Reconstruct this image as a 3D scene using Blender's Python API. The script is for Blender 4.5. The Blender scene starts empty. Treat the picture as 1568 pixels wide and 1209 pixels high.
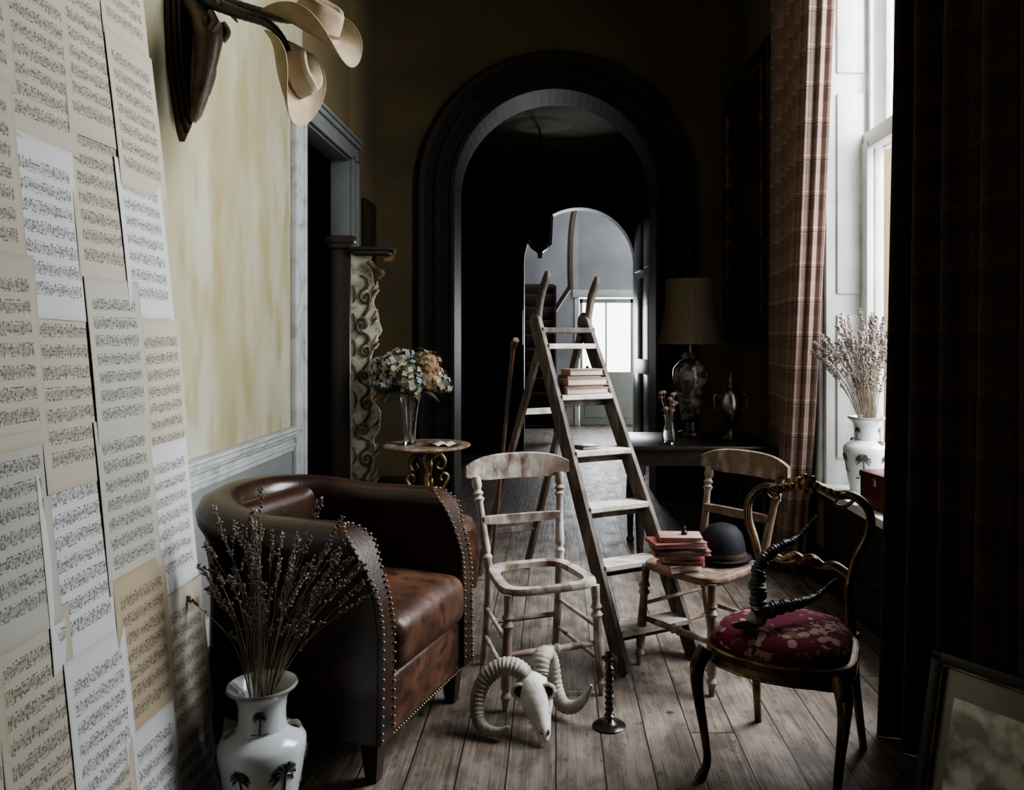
import bpy, bmesh, math, random
from mathutils import Vector, Matrix, Euler, noise
random.seed(7)
V=Vector
sc=bpy.context.scene
sc.view_settings.view_transform='AgX'
try: sc.view_settings.look='AgX - Medium High Contrast'
except Exception: pass
sc.view_settings.exposure=0.0

# ---------------------------------------------------------------- materials
def newmat(name):
    m=bpy.data.materials.new(name); m.use_nodes=True
    nt=m.node_tree; nt.nodes.clear()
    out=nt.nodes.new('ShaderNodeOutputMaterial'); b=nt.nodes.new('ShaderNodeBsdfPrincipled')
    nt.links.new(b.outputs[0],out.inputs[0])
    return m,nt,b,out
def N(nt,t,**k):
    n=nt.nodes.new(t)
    for a,v in k.items(): setattr(n,a,v)
    return n
def mth(nt,op,a,b=None,c=None):
    n=nt.nodes.new('ShaderNodeMath'); n.operation=op
    for i,x in enumerate((a,b,c)):
        if x is None: continue
        if isinstance(x,(int,float)): n.inputs[i].default_value=x
        else: nt.links.new(x,n.inputs[i])
    return n.outputs[0]
def mixc(nt,f,a,b,mode='MIX'):
    n=nt.nodes.new('ShaderNodeMix'); n.data_type='RGBA'; n.blend_type=mode
    if isinstance(f,(int,float)): n.inputs[0].default_value=f
    else: nt.links.new(f,n.inputs[0])
    for i,x in ((6,a),(7,b)):
        if isinstance(x,tuple): n.inputs[i].default_value=(*x,1)
        else: nt.links.new(x,n.inputs[i])
    return n.outputs[2]
def pm(name,c1,c2=None,rough=.6,metal=0,scale=6,stretch=(1,1,1),bump=.0,thr=(.35,.65),spec=.5,coat=0,detail=6,bscale=None,c3=None):
    m,nt,b,out=newmat(name)
    c2=c2 or tuple(x*.7 for x in c1)
    tc=N(nt,'ShaderNodeTexCoord'); mp=N(nt,'ShaderNodeMapping'); mp.inputs['Scale'].default_value=stretch
    nt.links.new(tc.outputs['Object'],mp.inputs[0])
    nz=N(nt,'ShaderNodeTexNoise'); nz.inputs['Scale'].default_value=scale; nz.inputs['Detail'].default_value=detail
    nt.links.new(mp.outputs[0],nz.inputs[0])
    mr=N(nt,'ShaderNodeMapRange'); mr.inputs[1].default_value=thr[0]; mr.inputs[2].default_value=thr[1]
    nt.links.new(nz.outputs[0],mr.inputs[0])
    col=mixc(nt,mr.outputs[0],c1,c2)
    if c3:
        n3=N(nt,'ShaderNodeTexNoise'); n3.inputs['Scale'].default_value=scale*2.3; n3.inputs['Detail'].default_value=8
        m3=N(nt,'ShaderNodeMapping'); m3.inputs['Location'].default_value=(5,3,1); nt.links.new(mp.outputs[0],m3.inputs[0]); nt.links.new(m3.outputs[0],n3.inputs[0])
        r3=N(nt,'ShaderNodeMapRange'); r3.inputs[1].default_value=.5; r3.inputs[2].default_value=.68; nt.links.new(n3.outputs[0],r3.inputs[0])
        col=mixc(nt,r3.outputs[0],col,c3)
    nt.links.new(col,b.inputs['Base Color'])
    b.inputs['Roughness'].default_value=rough; b.inputs['Metallic'].default_value=metal
    b.inputs['Specular IOR Level'].default_value=spec; b.inputs['Coat Weight'].default_value=coat
    if coat: b.inputs['Coat Roughness'].default_value=.15
    if bump:
        n2=N(nt,'ShaderNodeTexNoise'); n2.inputs['Scale'].default_value=bscale or scale*5; n2.inputs['Detail'].default_value=6
        nt.links.new(mp.outputs[0],n2.inputs[0])
        bp=N(nt,'ShaderNodeBump'); bp.inputs['Strength'].default_value=bump; bp.inputs['Distance'].default_value=.01
        nt.links.new(n2.outputs[0],bp.inputs['Height']); nt.links.new(bp.outputs[0],b.inputs['Normal'])
    return m

M_yellow=pm('ochre_plaster',(.335,.305,.18),(.43,.42,.325),.85,scale=1.7,stretch=(1,1.5,.55),bump=.2,thr=(.38,.62),c3=(.31,.265,.135))
M_olive=pm('olive_plaster',(.15,.112,.055),(.10,.08,.045),.9,scale=1.5,bump=.15)
M_dado=pm('dado_paint',(.17,.18,.175),(.22,.23,.225),.6,scale=3,bump=.05)
M_trimw=pm('grey_white_paint',(.50,.52,.52),(.38,.40,.41),.5,scale=5,bump=.08,c3=(.30,.30,.27))
M_trimd=pm('dark_trim',(.032,.027,.020),(.019,.016,.013),.62,scale=4,bump=.05,spec=.3)
M_winw=pm('window_paint',(.66,.68,.66),(.54,.56,.54),.5,scale=6)
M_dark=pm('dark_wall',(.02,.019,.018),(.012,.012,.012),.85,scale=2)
M_hallc=pm('hall_ceiling',(.26,.26,.17),(.14,.15,.10),.8,scale=2)
M_farw=pm('far_wall',(.40,.41,.43),(.31,.32,.34),.8,scale=2)
M_fardoor=pm('far_door_paint',(.36,.38,.33),(.30,.32,.28),.6,scale=3)
M_ceil=pm('ceiling_paint',(.22,.205,.18),(.18,.165,.15),.9,scale=2)
M_blackwood=pm('ebonised_wood',(.018,.013,.010),(.03,.02,.015),.35,scale=5,stretch=(1,1,.2),bump=.05)
M_brownwood=pm('old_brown_wood',(.10,.05,.025),(.05,.025,.013),.45,scale=8,stretch=(1,1,.2),bump=.1)
M_leather=pm('brown_leather',(.046,.020,.012),(.022,.011,.008),.31,scale=7,bump=.10,spec=.6,bscale=90,coat=.15)
M_leather2=pm('seat_leather',(.125,.060,.035),(.05,.024,.015),.40,scale=9,bump=.35,spec=.45,bscale=14,c3=(.035,.016,.010))
M_stoolleather=pm('stool_leather',(.17,.09,.06),(.09,.048,.032),.42,scale=7,bump=.25,bscale=30)
M_brass=pm('brass_nails',(.65,.58,.42),(.5,.42,.3),.3,1,scale=10)
M_gilt=pm('gilt',(.36,.25,.10),(.10,.06,.03),.36,.75,scale=14,bump=.15,thr=(.4,.6))
M_giltdark=pm('gilt_walnut',(.06,.036,.02),(.24,.155,.065),.35,.4,scale=10,bump=.15,thr=(.47,.64))
M_worn=pm('worn_cream_wood',(.52,.475,.42),(.27,.20,.155),.55,scale=8,stretch=(1,1,.5),bump=.2,thr=(.46,.62),c3=(.14,.085,.06))
M_worn2=pm('worn_pine_wood',(.25,.175,.12),(.11,.065,.04),.5,scale=9,stretch=(1,1,.5),bump=.2,thr=(.42,.66),c3=(.38,.33,.29))
M_ladder=pm('ladder_wood',(.105,.08,.062),(.04,.029,.022),.6,scale=8,stretch=(1,1,.3),bump=.25,thr=(.35,.65),c3=(.19,.155,.13))
M_step=pm('step_wood_lit',(.76,.72,.66),(.52,.46,.40),.6,scale=9,stretch=(.4,1,1),bump=.2,c3=(.34,.27,.21))  # pale worn treads, with the highlight on their tops put into the colour
M_bone=pm('bone',(.88,.86,.81),(.70,.67,.60),.55,scale=14,bump=.3,bscale=50)
M_horn=pm('ram_horn',(.52,.49,.43),(.33,.30,.26),.6,scale=16,bump=.4,bscale=50)
M_blackhorn=pm('black_horn',(.03,.028,.028),(.06,.055,.05),.38,scale=12,bump=.2)
M_brownhead=pm('mount_head',(.10,.068,.045),(.20,.145,.10),.42,scale=12,bump=.6,bscale=26)
M_plaque=pm('plaque_wood',(.026,.013,.009),(.05,.024,.014),.3,scale=6,stretch=(1,1,.3))
M_felt=pm('hat_felt',(.43,.35,.25),(.33,.265,.18),.95,scale=10,bump=.1,spec=.1)
M_band=pm('hat_band',(.12,.07,.04),(.08,.05,.03),.8,scale=20)
M_blackfelt=pm('black_velvet',(.009,.009,.012),(.015,.015,.02),.7,scale=20,bump=.1,spec=.3)
M_ceramic=pm('white_porcelain',(.62,.65,.66),(.56,.60,.61),.18,scale=4,spec=.6,coat=.4)
M_palm=pm('palm_motif',(.05,.055,.05),(.09,.09,.08),.3,scale=30)
M_gband=pm('ceramic_band',(.25,.23,.20),(.35,.32,.28),.3,scale=40)
M_stem=pm('dried_stem',(.26,.21,.14),(.15,.12,.08),.9,scale=20)
M_bud=pm('lavender_bud',(.25,.205,.17),(.15,.12,.10),.95,scale=60)
M_bud2=pm('lavender_bud_pale',(.42,.35,.32),(.28,.23,.22),.95,scale=60)
M_hyc=pm('hydrangea_cream',(.50,.45,.35),(.34,.28,.18),.8,scale=30)
M_hyb=pm('hydrangea_blue',(.26,.31,.34),(.17,.22,.26),.8,scale=30)
M_hyt=pm('hydrangea_tan',(.33,.23,.13),(.22,.15,.08),.8,scale=30)
M_leaf=pm('dry_leaf',(.05,.065,.035),(.08,.08,.045),.7,scale=20)
M_pink=pm('book_pink',(.32,.09,.08),(.22,.06,.055),.6,scale=20,bump=.1)
M_pink2=pm('book_salmon',(.46,.29,.24),(.34,.18,.155),.6,scale=20,bump=.1)
M_bookb=pm('book_brown',(.16,.09,.06),(.10,.055,.04),.6,scale=20,bump=.1)
M_page=pm('book_pages',(.66,.60,.51),(.54,.48,.39),.8,scale=4,stretch=(1,1,60))
M_twist=pm('pewter',(.10,.085,.08),(.05,.04,.04),.25,.8,scale=12)
M_silver=pm('tarnished_silver',(.35,.33,.30),(.15,.14,.12),.25,1,scale=10)
M_shade=pm('lamp_shade_silk',(.10,.078,.043),(.07,.052,.03),.9,scale=3,stretch=(30,30,.3))
M_chin=pm('chinoiserie',(.05,.042,.038),(.22,.20,.17),.25,scale=14,thr=(.5,.58),coat=.3)
M_greenpaint=pm('pale_cream_paint',(.47,.46,.38),(.28,.27,.21),.55,scale=10,bump=.3,c3=(.22,.16,.07))
M_scroll=pm('dark_carving',(.075,.062,.038),(.035,.030,.02),.5,scale=14)
M_canvas=pm('old_canvas',(.03,.02,.012),(.08,.05,.028),.4,scale=1.5,thr=(.45,.7))
M_mirror=pm('old_mirror_glass',(.03,.03,.032),(.02,.02,.022),.12,.6,scale=2)
M_boxred=pm('red_box',(.08,.018,.018),(.05,.012,.012),.35,scale=8)
M_iron=pm('iron',(.02,.02,.02),(.03,.028,.025),.45,.7,scale=10)
M_orange=pm('cane_wood',(.17,.085,.045),(.08,.06,.04),.5,scale=14,thr=(.4,.6))

def glassmat(name,rough=.02,tint=(1,1,1)):
    m,nt,b,out=newmat(name)
    b.inputs['Base Color'].default_value=(*tint,1); b.inputs['Roughness'].default_value=rough
    b.inputs['Transmission Weight'].default_value=1; b.inputs['IOR'].default_value=1.4
    return m
M_glass=glassmat('vase_glass',.03,(.92,.95,.96))

def floormat():
    m,nt,b,out=newmat('old_floorboards')
    tc=N(nt,'ShaderNodeTexCoord'); sp=N(nt,'ShaderNodeSeparateXYZ'); nt.links.new(tc.outputs['Object'],sp.inputs[0])
    w=.165
    xs=mth(nt,'DIVIDE',sp.outputs[0],w); idx=mth(nt,'FLOOR',xs); fr=mth(nt,'FRACT',xs)
    yo=mth(nt,'ADD',mth(nt,'DIVIDE',sp.outputs[1],3.3),mth(nt,'MULTIPLY',idx,.37)); yi=mth(nt,'FLOOR',yo); yf=mth(nt,'FRACT',yo)
    cb=N(nt,'ShaderNodeCombineXYZ'); nt.links.new(idx,cb.inputs[0]); nt.links.new(yi,cb.inputs[1])
    wn=N(nt,'ShaderNodeTexWhiteNoise'); nt.links.new(cb.outputs[0],wn.inputs[0])
    sc3=N(nt,'ShaderNodeVectorMath'); sc3.operation='SCALE'; sc3.inputs['Scale'].default_value=40; nt.links.new(wn.outputs['Color'],sc3.inputs[0])
    def grain(scale,off,det=8,dist=.6):
        mp=N(nt,'ShaderNodeMapping'); mp.inputs['Scale'].default_value=scale; mp.inputs['Location'].default_value=off; nt.links.new(tc.outputs['Object'],mp.inputs[0])
        addv=N(nt,'ShaderNodeVectorMath'); addv.operation='ADD'; nt.links.new(mp.outputs[0],addv.inputs[0]); nt.links.new(sc3.outputs[0],addv.inputs[1])
        nz=N(nt,'ShaderNodeTexNoise'); nz.inputs['Scale'].default_value=1.0; nz.inputs['Detail'].default_value=det; nz.inputs['Distortion'].default_value=dist; nt.links.new(addv.outputs[0],nz.inputs[0])
        return nz.outputs[0]
    g1=grain((70,3.5,1),(0,0,0),10,.4); g2=grain((120,4,1),(7,0,0),4,.2); g3=grain((12,6,1),(3,3,0),12,.3); g4=grain((45,30,1),(1,9,0),8,.2)
    def mr(x,a,c):
        r=N(nt,'ShaderNodeMapRange'); r.inputs[1].default_value=a; r.inputs[2].default_value=c; nt.links.new(x,r.inputs[0]); return r.outputs[0]
    c=mixc(nt,mr(g1,.38,.64),(.225,.187,.152),(.118,.090,.070))
    c=mixc(nt,mth(nt,'MULTIPLY',wn.outputs['Value'],.5),c,(.255,.225,.195))
    c=mixc(nt,mth(nt,'MULTIPLY',mr(g3,.48,.64),.7),c,(.080,.060,.047))
    c=mixc(nt,mth(nt,'MULTIPLY',mr(g2,.58,.68),.55),c,(.06,.045,.035))
    c=mixc(nt,mth(nt,'MULTIPLY',mr(g4,.60,.68),.6),c,(.05,.037,.03))
    c=mixc(nt,mth(nt,'MULTIPLY',mr(g3,.44,.30),.45),c,(.36,.33,.29))
    vo=N(nt,'ShaderNodeTexVoronoi'); vo.inputs['Scale'].default_value=3.0; nt.links.new(tc.outputs['Object'],vo.inputs[0])
    c=mixc(nt,mth(nt,'MULTIPLY',mr(vo.outputs['Distance'],.06,.03),.85),c,(.030,.018,.012))
    gap=mth(nt,'MAXIMUM',mth(nt,'LESS_THAN',fr,.032),mth(nt,'LESS_THAN',yf,.0018))
    c=mixc(nt,gap,c,(.010,.008,.006))
    nt.links.new(c,b.inputs['Base Color']); b.inputs['Specular IOR Level'].default_value=.4
    nt.links.new(mth(nt,'ADD',mth(nt,'MULTIPLY',g3,.35),.32),b.inputs['Roughness'])
    h=mth(nt,'SUBTRACT',mth(nt,'MULTIPLY',g1,.6),mth(nt,'MULTIPLY',gap,1.5))
    bp=N(nt,'ShaderNodeBump'); bp.inputs['Strength'].default_value=.6; bp.inputs['Distance'].default_value=.007
    nt.links.new(h,bp.inputs['Height']); nt.links.new(bp.outputs[0],b.inputs['Normal'])
    return m
M_floor=floormat()

def sheetmat(name,paper):
    m,nt,b,out=newmat(name)
    uv=N(nt,'ShaderNodeUVMap'); sp=N(nt,'ShaderNodeSeparateXYZ'); nt.links.new(uv.outputs[0],sp.inputs[0])
    u,v=sp.outputs[0],sp.outputs[1]
    uf=mth(nt,'FRACT',u); vf=mth(nt,'FRACT',v)
    v10=mth(nt,'MULTIPLY',vf,9.0); s=mth(nt,'FRACT',v10)
    band=mth(nt,'MULTIPLY',mth(nt,'GREATER_THAN',s,.32),mth(nt,'LESS_THAN',s,.70))
    wide=mth(nt,'MULTIPLY',mth(nt,'GREATER_THAN',s,.18),mth(nt,'LESS_THAN',s,.84))
    ln=mth(nt,'GREATER_THAN',mth(nt,'FRACT',mth(nt,'MULTIPLY',s,12.0)),.55)
    def nse(su,sv,det):
        cb=N(nt,'ShaderNodeCombineXYZ'); nt.links.new(mth(nt,'MULTIPLY',u,su),cb.inputs[0]); nt.links.new(mth(nt,'MULTIPLY',v,sv),cb.inputs[1])
        nz=N(nt,'ShaderNodeTexNoise'); nz.inputs['Scale'].default_value=1; nz.inputs['Detail'].default_value=det; nt.links.new(cb.outputs[0],nz.inputs[0]); return nz.outputs[0]
    note=mth(nt,'GREATER_THAN',nse(40,56,1),.57)
    beam=mth(nt,'GREATER_THAN',nse(9,100,1),.65)
    stemm=mth(nt,'MULTIPLY',mth(nt,'GREATER_THAN',nse(85,12,1),.60),mth(nt,'GREATER_THAN',nse(8,12,1),.45))
    mk=mth(nt,'MAXIMUM',mth(nt,'MAXIMUM',note,beam),mth(nt,'MULTIPLY',stemm,.8))
    mark=mth(nt,'MAXIMUM',mth(nt,'MULTIPLY',mth(nt,'MULTIPLY',ln,band),.75),mth(nt,'MULTIPLY',mk,wide))
    mg=mth(nt,'MULTIPLY',mth(nt,'GREATER_THAN',uf,.10),mth(nt,'LESS_THAN',uf,.90))
    mg=mth(nt,'MULTIPLY',mg,mth(nt,'MULTIPLY',mth(nt,'GREATER_THAN',vf,.111),mth(nt,'LESS_THAN',vf,.889)))
    mark=mth(nt,'MULTIPLY',mth(nt,'MULTIPLY',mark,mg),.78)
    tc=N(nt,'ShaderNodeTexCoord'); n3=N(nt,'ShaderNodeTexNoise'); n3.inputs['Scale'].default_value=4; n3.inputs['Detail'].default_value=5; nt.links.new(tc.outputs['Object'],n3.inputs[0])
    edge=mth(nt,'MAXIMUM',mth(nt,'ABSOLUTE',mth(nt,'SUBTRACT',uf,.5)),mth(nt,'ABSOLUTE',mth(nt,'SUBTRACT',vf,.5)))
    pc=mixc(nt,n3.outputs[0],paper,tuple(x*.8 for x in paper))
    er=N(nt,'ShaderNodeMapRange'); er.inputs[1].default_value=.46; er.inputs[2].default_value=.5; nt.links.new(edge,er.inputs[0])
    pc=mixc(nt,mth(nt,'MULTIPLY',er.outputs[0],.35),pc,(paper[0]*.62,paper[1]*.55,paper[2]*.42))
    nt.links.new(mixc(nt,mark,pc,(.09,.08,.07)),b.inputs['Base Color'])
    b.inputs['Roughness'].default_value=.9; b.inputs['Specular IOR Level'].default_value=.15
    return m
M_sheets=[sheetmat('sheet_music_cream',(.53,.49,.395)),sheetmat('sheet_music_white',(.65,.66,.655)),sheetmat('sheet_music_grey',(.50,.485,.43)),sheetmat('sheet_music_tan',(.48,.40,.28))]
M_paperback=pm('panel_board',(.50,.46,.37),(.42,.38,.30),.9,scale=5)

def tartan(name,base,l1,l2,trans):
    m,nt,b,out=newmat(name)
    uv=N(nt,'ShaderNodeUVMap'); sp=N(nt,'ShaderNodeSeparateXYZ'); nt.links.new(uv.outputs[0],sp.inputs[0])
    def stripes(o,per,off,w):
        return mth(nt,'LESS_THAN',mth(nt,'FRACT',mth(nt,'ADD',mth(nt,'DIVIDE',o,per),off)),w)
    c=base
    u,v=sp.outputs[0],sp.outputs[1]
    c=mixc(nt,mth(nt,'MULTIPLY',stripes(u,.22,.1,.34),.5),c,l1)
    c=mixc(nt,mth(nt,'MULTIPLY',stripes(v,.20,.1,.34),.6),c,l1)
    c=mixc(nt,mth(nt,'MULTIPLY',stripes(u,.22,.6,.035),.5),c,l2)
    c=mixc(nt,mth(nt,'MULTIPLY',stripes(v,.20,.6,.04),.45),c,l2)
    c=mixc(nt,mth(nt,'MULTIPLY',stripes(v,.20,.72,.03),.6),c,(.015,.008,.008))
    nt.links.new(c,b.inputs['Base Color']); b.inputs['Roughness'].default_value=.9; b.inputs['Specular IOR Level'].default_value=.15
    b.inputs['Sheen Weight'].default_value=.15
    tr=N(nt,'ShaderNodeBsdfTranslucent'); nt.links.new(c,tr.inputs[0])
    mx=N(nt,'ShaderNodeMixShader'); mx.inputs[0].default_value=trans
    nt.links.new(b.outputs[0],mx.inputs[1]); nt.links.new(tr.outputs[0],mx.inputs[2]); nt.links.new(mx.outputs[0],out.inputs[0])
    return m
M_cur1=tartan('tartan_wool_lit',(.25,.165,.135),(.14,.098,.08),(.46,.39,.30),.01)  # tartan colour lightened to carry the light on its window-side edge
M_cur2=tartan('tartan_wool_shaded',(.060,.036,.027),(.034,.023,.018),(.10,.07,.042),.005)  # same tartan darkened: its backlit shade is put into the colour

def floralmat():
    m,nt,b,out=newmat('needlepoint_floral')
    tc=N(nt,'ShaderNodeTexCoord')
    def nn(scale,det,off):
        mp=N(nt,'ShaderNodeMapping'); mp.inputs['Location'].default_value=off; nt.links.new(tc.outputs['Object'],mp.inputs[0])
        n=N(nt,'ShaderNodeTexNoise'); n.inputs['Scale'].default_value=scale; n.inputs['Detail'].default_value=det; nt.links.new(mp.outputs[0],n.inputs[0]); return n.outputs[0]
    vo=N(nt,'ShaderNodeTexVoronoi'); vo.inputs['Scale'].default_value=34; nt.links.new(tc.outputs['Object'],vo.inputs[0])
    big=mth(nt,'GREATER_THAN',nn(11,1,(3,1,0)),.51)
    pet=mth(nt,'LESS_THAN',vo.outputs['Distance'],.50)
    f=mth(nt,'MULTIPLY',big,pet)
    c=mixc(nt,nn(30,3,(0,0,0)),(.20,.030,.06),(.11,.018,.035))
    c=mixc(nt,f,c,(.42,.30,.27))
    lf=mth(nt,'GREATER_THAN',nn(26,2,(9,4,0)),.62)
    c=mixc(nt,lf,c,(.20,.14,.09))
    nt.links.new(c,b.inputs['Base Color']); b.inputs['Roughness'].default_value=.9; b.inputs['Specular IOR Level'].default_value=.2
    return m
M_floral=floralmat()
M_print=pm('faded_print',(.22,.19,.14),(.72,.69,.60),.25,scale=9,thr=(.46,.58),detail=3,coat=.5)
M_mount=pm('print_mount',(.27,.25,.18),(.21,.19,.13),.3,scale=5,coat=.4)

# ---------------------------------------------------------------- builder
def cr(pts,n):
    P=[V(p) for p in pts]
    if len(P)<3 or n<=1: return P
    o=[]
    for i in range(len(P)-1):
        p0=P[max(i-1,0)];p1=P[i];p2=P[i+1];p3=P[min(i+2,len(P)-1)]
        for k in range(n):
            t=k/n
            o.append(.5*((2*p1)+(-p0+p2)*t+(2*p0-5*p1+4*p2-p3)*t*t+(-p0+3*p1-3*p2+p3)*t**3))
    o.append(P[-1]); return o
def lerpl(L,t):
    x=t*(len(L)-1); i=min(int(x),len(L)-2); f=x-i
    return L[i]*(1-f)+L[i+1]*f
class B:
    def __init__(s,name,loc=(0,0,0),rz=0,R=None):
        s.name=name; s.bm=bmesh.new(); s.mats=[]; s.loc=V(loc); s.rz=rz; s.R=R
        s.uv=s.bm.loops.layers.uv.new('UVMap')
    def mi(s,m):
        if m not in s.mats: s.mats.append(m)
        return s.mats.index(m)
    def face(s,vs,mi):
        try:
            f=s.bm.faces.new(vs); f.material_index=mi; f.smooth=True; return f
        except ValueError: return None
    def loft(s,rings,mat,closed=True,caps=True):
        mi=s.mi(mat); R=[[s.bm.verts.new(V(p)) for p in r] for r in rings]
        n=len(R[0])
        for a,b in zip(R,R[1:]):
            for i in range(n if closed else n-1):
                j=(i+1)%n; s.face((a[i],a[j],b[j],b[i]),mi)
        if caps and closed:
            if caps=='strip':
                for r in (R[0],R[-1]):
                    for i in range(n//2-1):
                        s.face((r[i],r[i+1],r[n-2-i],r[n-1-i]),mi)
            else:
                s.face(R[0][::-1],mi); s.face(R[-1],mi)
    def tube(s,pts,rad,mat,seg=8,n=6,flat=(1,1),ridge=None,up=None):
        P=cr(pts,n); L=len(P)
        if isinstance(rad,(int,float)): rad=[rad,rad]
        rings=[]; T0=(P[1]-P[0]).normalized()
        a=V(up) if up else (V((0,0,1)) if abs(T0.z)<.9 else V((1,0,0)))
        X=T0.cross(a).normalized()
        for i in range(L):
            T=(P[min(i+1,L-1)]-P[max(i-1,0)])
            if T.length<1e-9: T=T0.copy()
            T.normalize()
            X=(X-T*X.dot(T)); 
            if X.length<1e-6: X=T.orthogonal()
            X.normalize(); Y=T.cross(X)
            r=lerpl(rad,i/(L-1))
            if ridge: r*=1+ridge[0]*math.sin(2*math.pi*ridge[1]*i/(L-1))
            rings.append([P[i]+X*(math.cos(2*math.pi*k/seg)*r*flat[0])+Y*(math.sin(2*math.pi*k/seg)*r*flat[1]) for k in range(seg)])
        s.loft(rings,mat)
    def bar(s,p0,p1,w,t,mat,up=(0,0,1)):
        p0=V(p0);p1=V(p1);T=(p1-p0).normalized();X=T.cross(V(up)).normalized();Y=X.cross(T).normalized()
        c=min(w,t)*.15
        rings=[]
        for p,k in ((p0,1),(p1,1)):
            hw,ht=w/2,t/2
            o=[(-hw+c,-ht),(hw-c,-ht),(hw,-ht+c),(hw,ht-c),(hw-c,ht),(-hw+c,ht),(-hw,ht-c),(-hw,-ht+c)]
            rings.append([p+X*a+Y*b for a,b in o])
        s.loft(rings,mat)
    def lathe(s,prof,mat,c=(0,0,0),seg=24,M=None,caps=True,a0=0):
        rings=[]
        for r,z in prof:
            ring=[V((max(r,1e-4)*math.cos(2*math.pi*k/seg+a0),max(r,1e-4)*math.sin(2*math.pi*k/seg+a0),z)) for k in range(seg)]
            if M: ring=[M@p for p in ring]
            rings.append([p+V(c) for p in ring])
        s.loft(rings,mat,caps=caps)
    def turned(s,p0,p1,prof,mat,seg=12):
        p0=V(p0);p1=V(p1);d=p1-p0;q=d.to_track_quat('Z','Y').to_matrix()
        s.lathe([(r,t*d.length) for t,r in prof],mat,c=p0,seg=seg,M=q)
    def ell(s,c,r,mat,seg=12,M=None):
        if isinstance(r,(int,float)): r=(r,r,r)
        n=max(4,seg//2); rings=[]
        for i in range(n+1):
            ph=-math.pi/2+math.pi*i/n
            cp=max(math.cos(ph),.02)
            ring=[V((r[0]*cp*math.cos(2*math.pi*k/seg),r[1]*cp*math.sin(2*math.pi*k/seg),r[2]*math.sin(ph))) for k in range(seg)]
            if M: ring=[M@p for p in ring]
            rings.append([p+V(c) for p in ring])
        s.loft(rings,mat)
    def octa(s,c,r,h,d,mat):
        mi=s.mi(mat); c=V(c); d=V(d).normalized(); x=d.orthogonal().normalized(); y=d.cross(x)
        a=s.bm.verts.new(c-d*h*.5); b=s.bm.verts.new(c+d*h*.6)
        m=[s.bm.verts.new(c+x*r*math.cos(k*math.pi/2)+y*r*math.sin(k*math.pi/2)) for k in range(4)]
        for k in range(4):
            j=(k+1)%4; s.face((a,m[j],m[k]),mi); s.face((b,m[k],m[j]),mi)
    def box(s,c,size,mat,r=.004,M=None,puff=0,seg=1,mid=0,fn=None):
        mi=s.mi(mat); h=[x/2 for x in size]; r=min(r,min(h)*.98); c=V(c)
        ts=[0,1] if seg==1 else [0,.12,.3,.6,1]
        ax=[]
        for k in range(3):
            a=[-h[k]+r*t for t in ts]; mm=[(-h[k]+r)+(2*h[k]-2*r)*(i+1)/(mid+1) for i in range(mid)]
            ax.append(a+mm+[-x for x in a[::-1]])
        L=[len(a) for a in ax]; D={}
        def vert(i,j,k):
            key=(i,j,k)
            if key in D: return D[key]
            q=V((ax[0][i],ax[1][j],ax[2][k])); core=V([max(-(h[n]-r),min(h[n]-r,q[n])) for n in range(3)])
            d=q-core
            p=core+d.normalized()*r if d.length>1e-9 else q
            if puff:
                p.z+=(1 if p.z>0 else 0)*puff*(1-(p.x/h[0])**2)*(1-(p.y/h[1])**2)
            if fn: p=fn(p)
            if M: p=M@p
            D[key]=s.bm.verts.new(p+c); return D[key]
        for k in (0,L[2]-1):
            for i in range(L[0]-1):
                for j in range(L[1]-1):
                    f=[vert(i,j,k),vert(i+1,j,k),vert(i+1,j+1,k),vert(i,j+1,k)]
                    s.face(f if k else f[::-1],mi)
        for j in (0,L[1]-1):
            for i in range(L[0]-1):
                for k in range(L[2]-1):
                    f=[vert(i,j,k),vert(i+1,j,k),vert(i+1,j,k+1),vert(i,j,k+1)]
                    s.face(f if not j else f[::-1],mi)
        for i in (0,L[0]-1):
            for j in range(L[1]-1):
                for k in range(L[2]-1):
                    f=[vert(i,j,k),vert(i,j+1,k),vert(i,j+1,k+1),vert(i,j,k+1)]
                    s.face(f if i else f[::-1],mi)
    def b2(s,a,b,mat,r=.003):
        a=V(a);b=V(b); s.box((a+b)/2,[abs(b[i]-a[i]) for i in range(3)],mat,r)
    def ext(s,outl,th,mat,M=None,c=(0,0,0)):
        rings=[]
        for w in (-th/2,th/2):
            ring=[V((u,v,w)) for u,v in outl]
            if M: ring=[M@p for p in ring]
            rings.append([p+V(c) for p in ring])
        s.loft(rings,mat)
    def quad(s,ps,mat,uvs=None):
        vs=[s.bm.verts.new(V(p)) for p in ps]; f=s.face(vs,s.mi(mat))
        if uvs and f:
            for l,q in zip(f.loops,uvs): l[s.uv].uv=q
    def grid(s,fn,nu,nv,mat,uvf=None,closeu=False):
        mi=s.mi(mat); G=[[s.bm.verts.new(V(fn(i/nu,j/nv))) for j in range(nv+1)] for i in range(nu+(0 if closeu else 1))]
        for i in range(nu):
            i2=(i+1)%len(G)
            for j in range(nv):
                f=s.face((G[i][j],G[i2][j],G[i2][j+1],G[i][j+1]),mi)
                if f and uvf:
                    for l,(a,b) in zip(f.loops,((i,j),(i+1,j),(i+1,j+1),(i,j+1))): l[s.uv].uv=uvf(a/nu,b/nv)
    def scale(s,x,y,z):
        for v in s.bm.verts: v.co=V((v.co.x*x,v.co.y*y,v.co.z*z))
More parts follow.
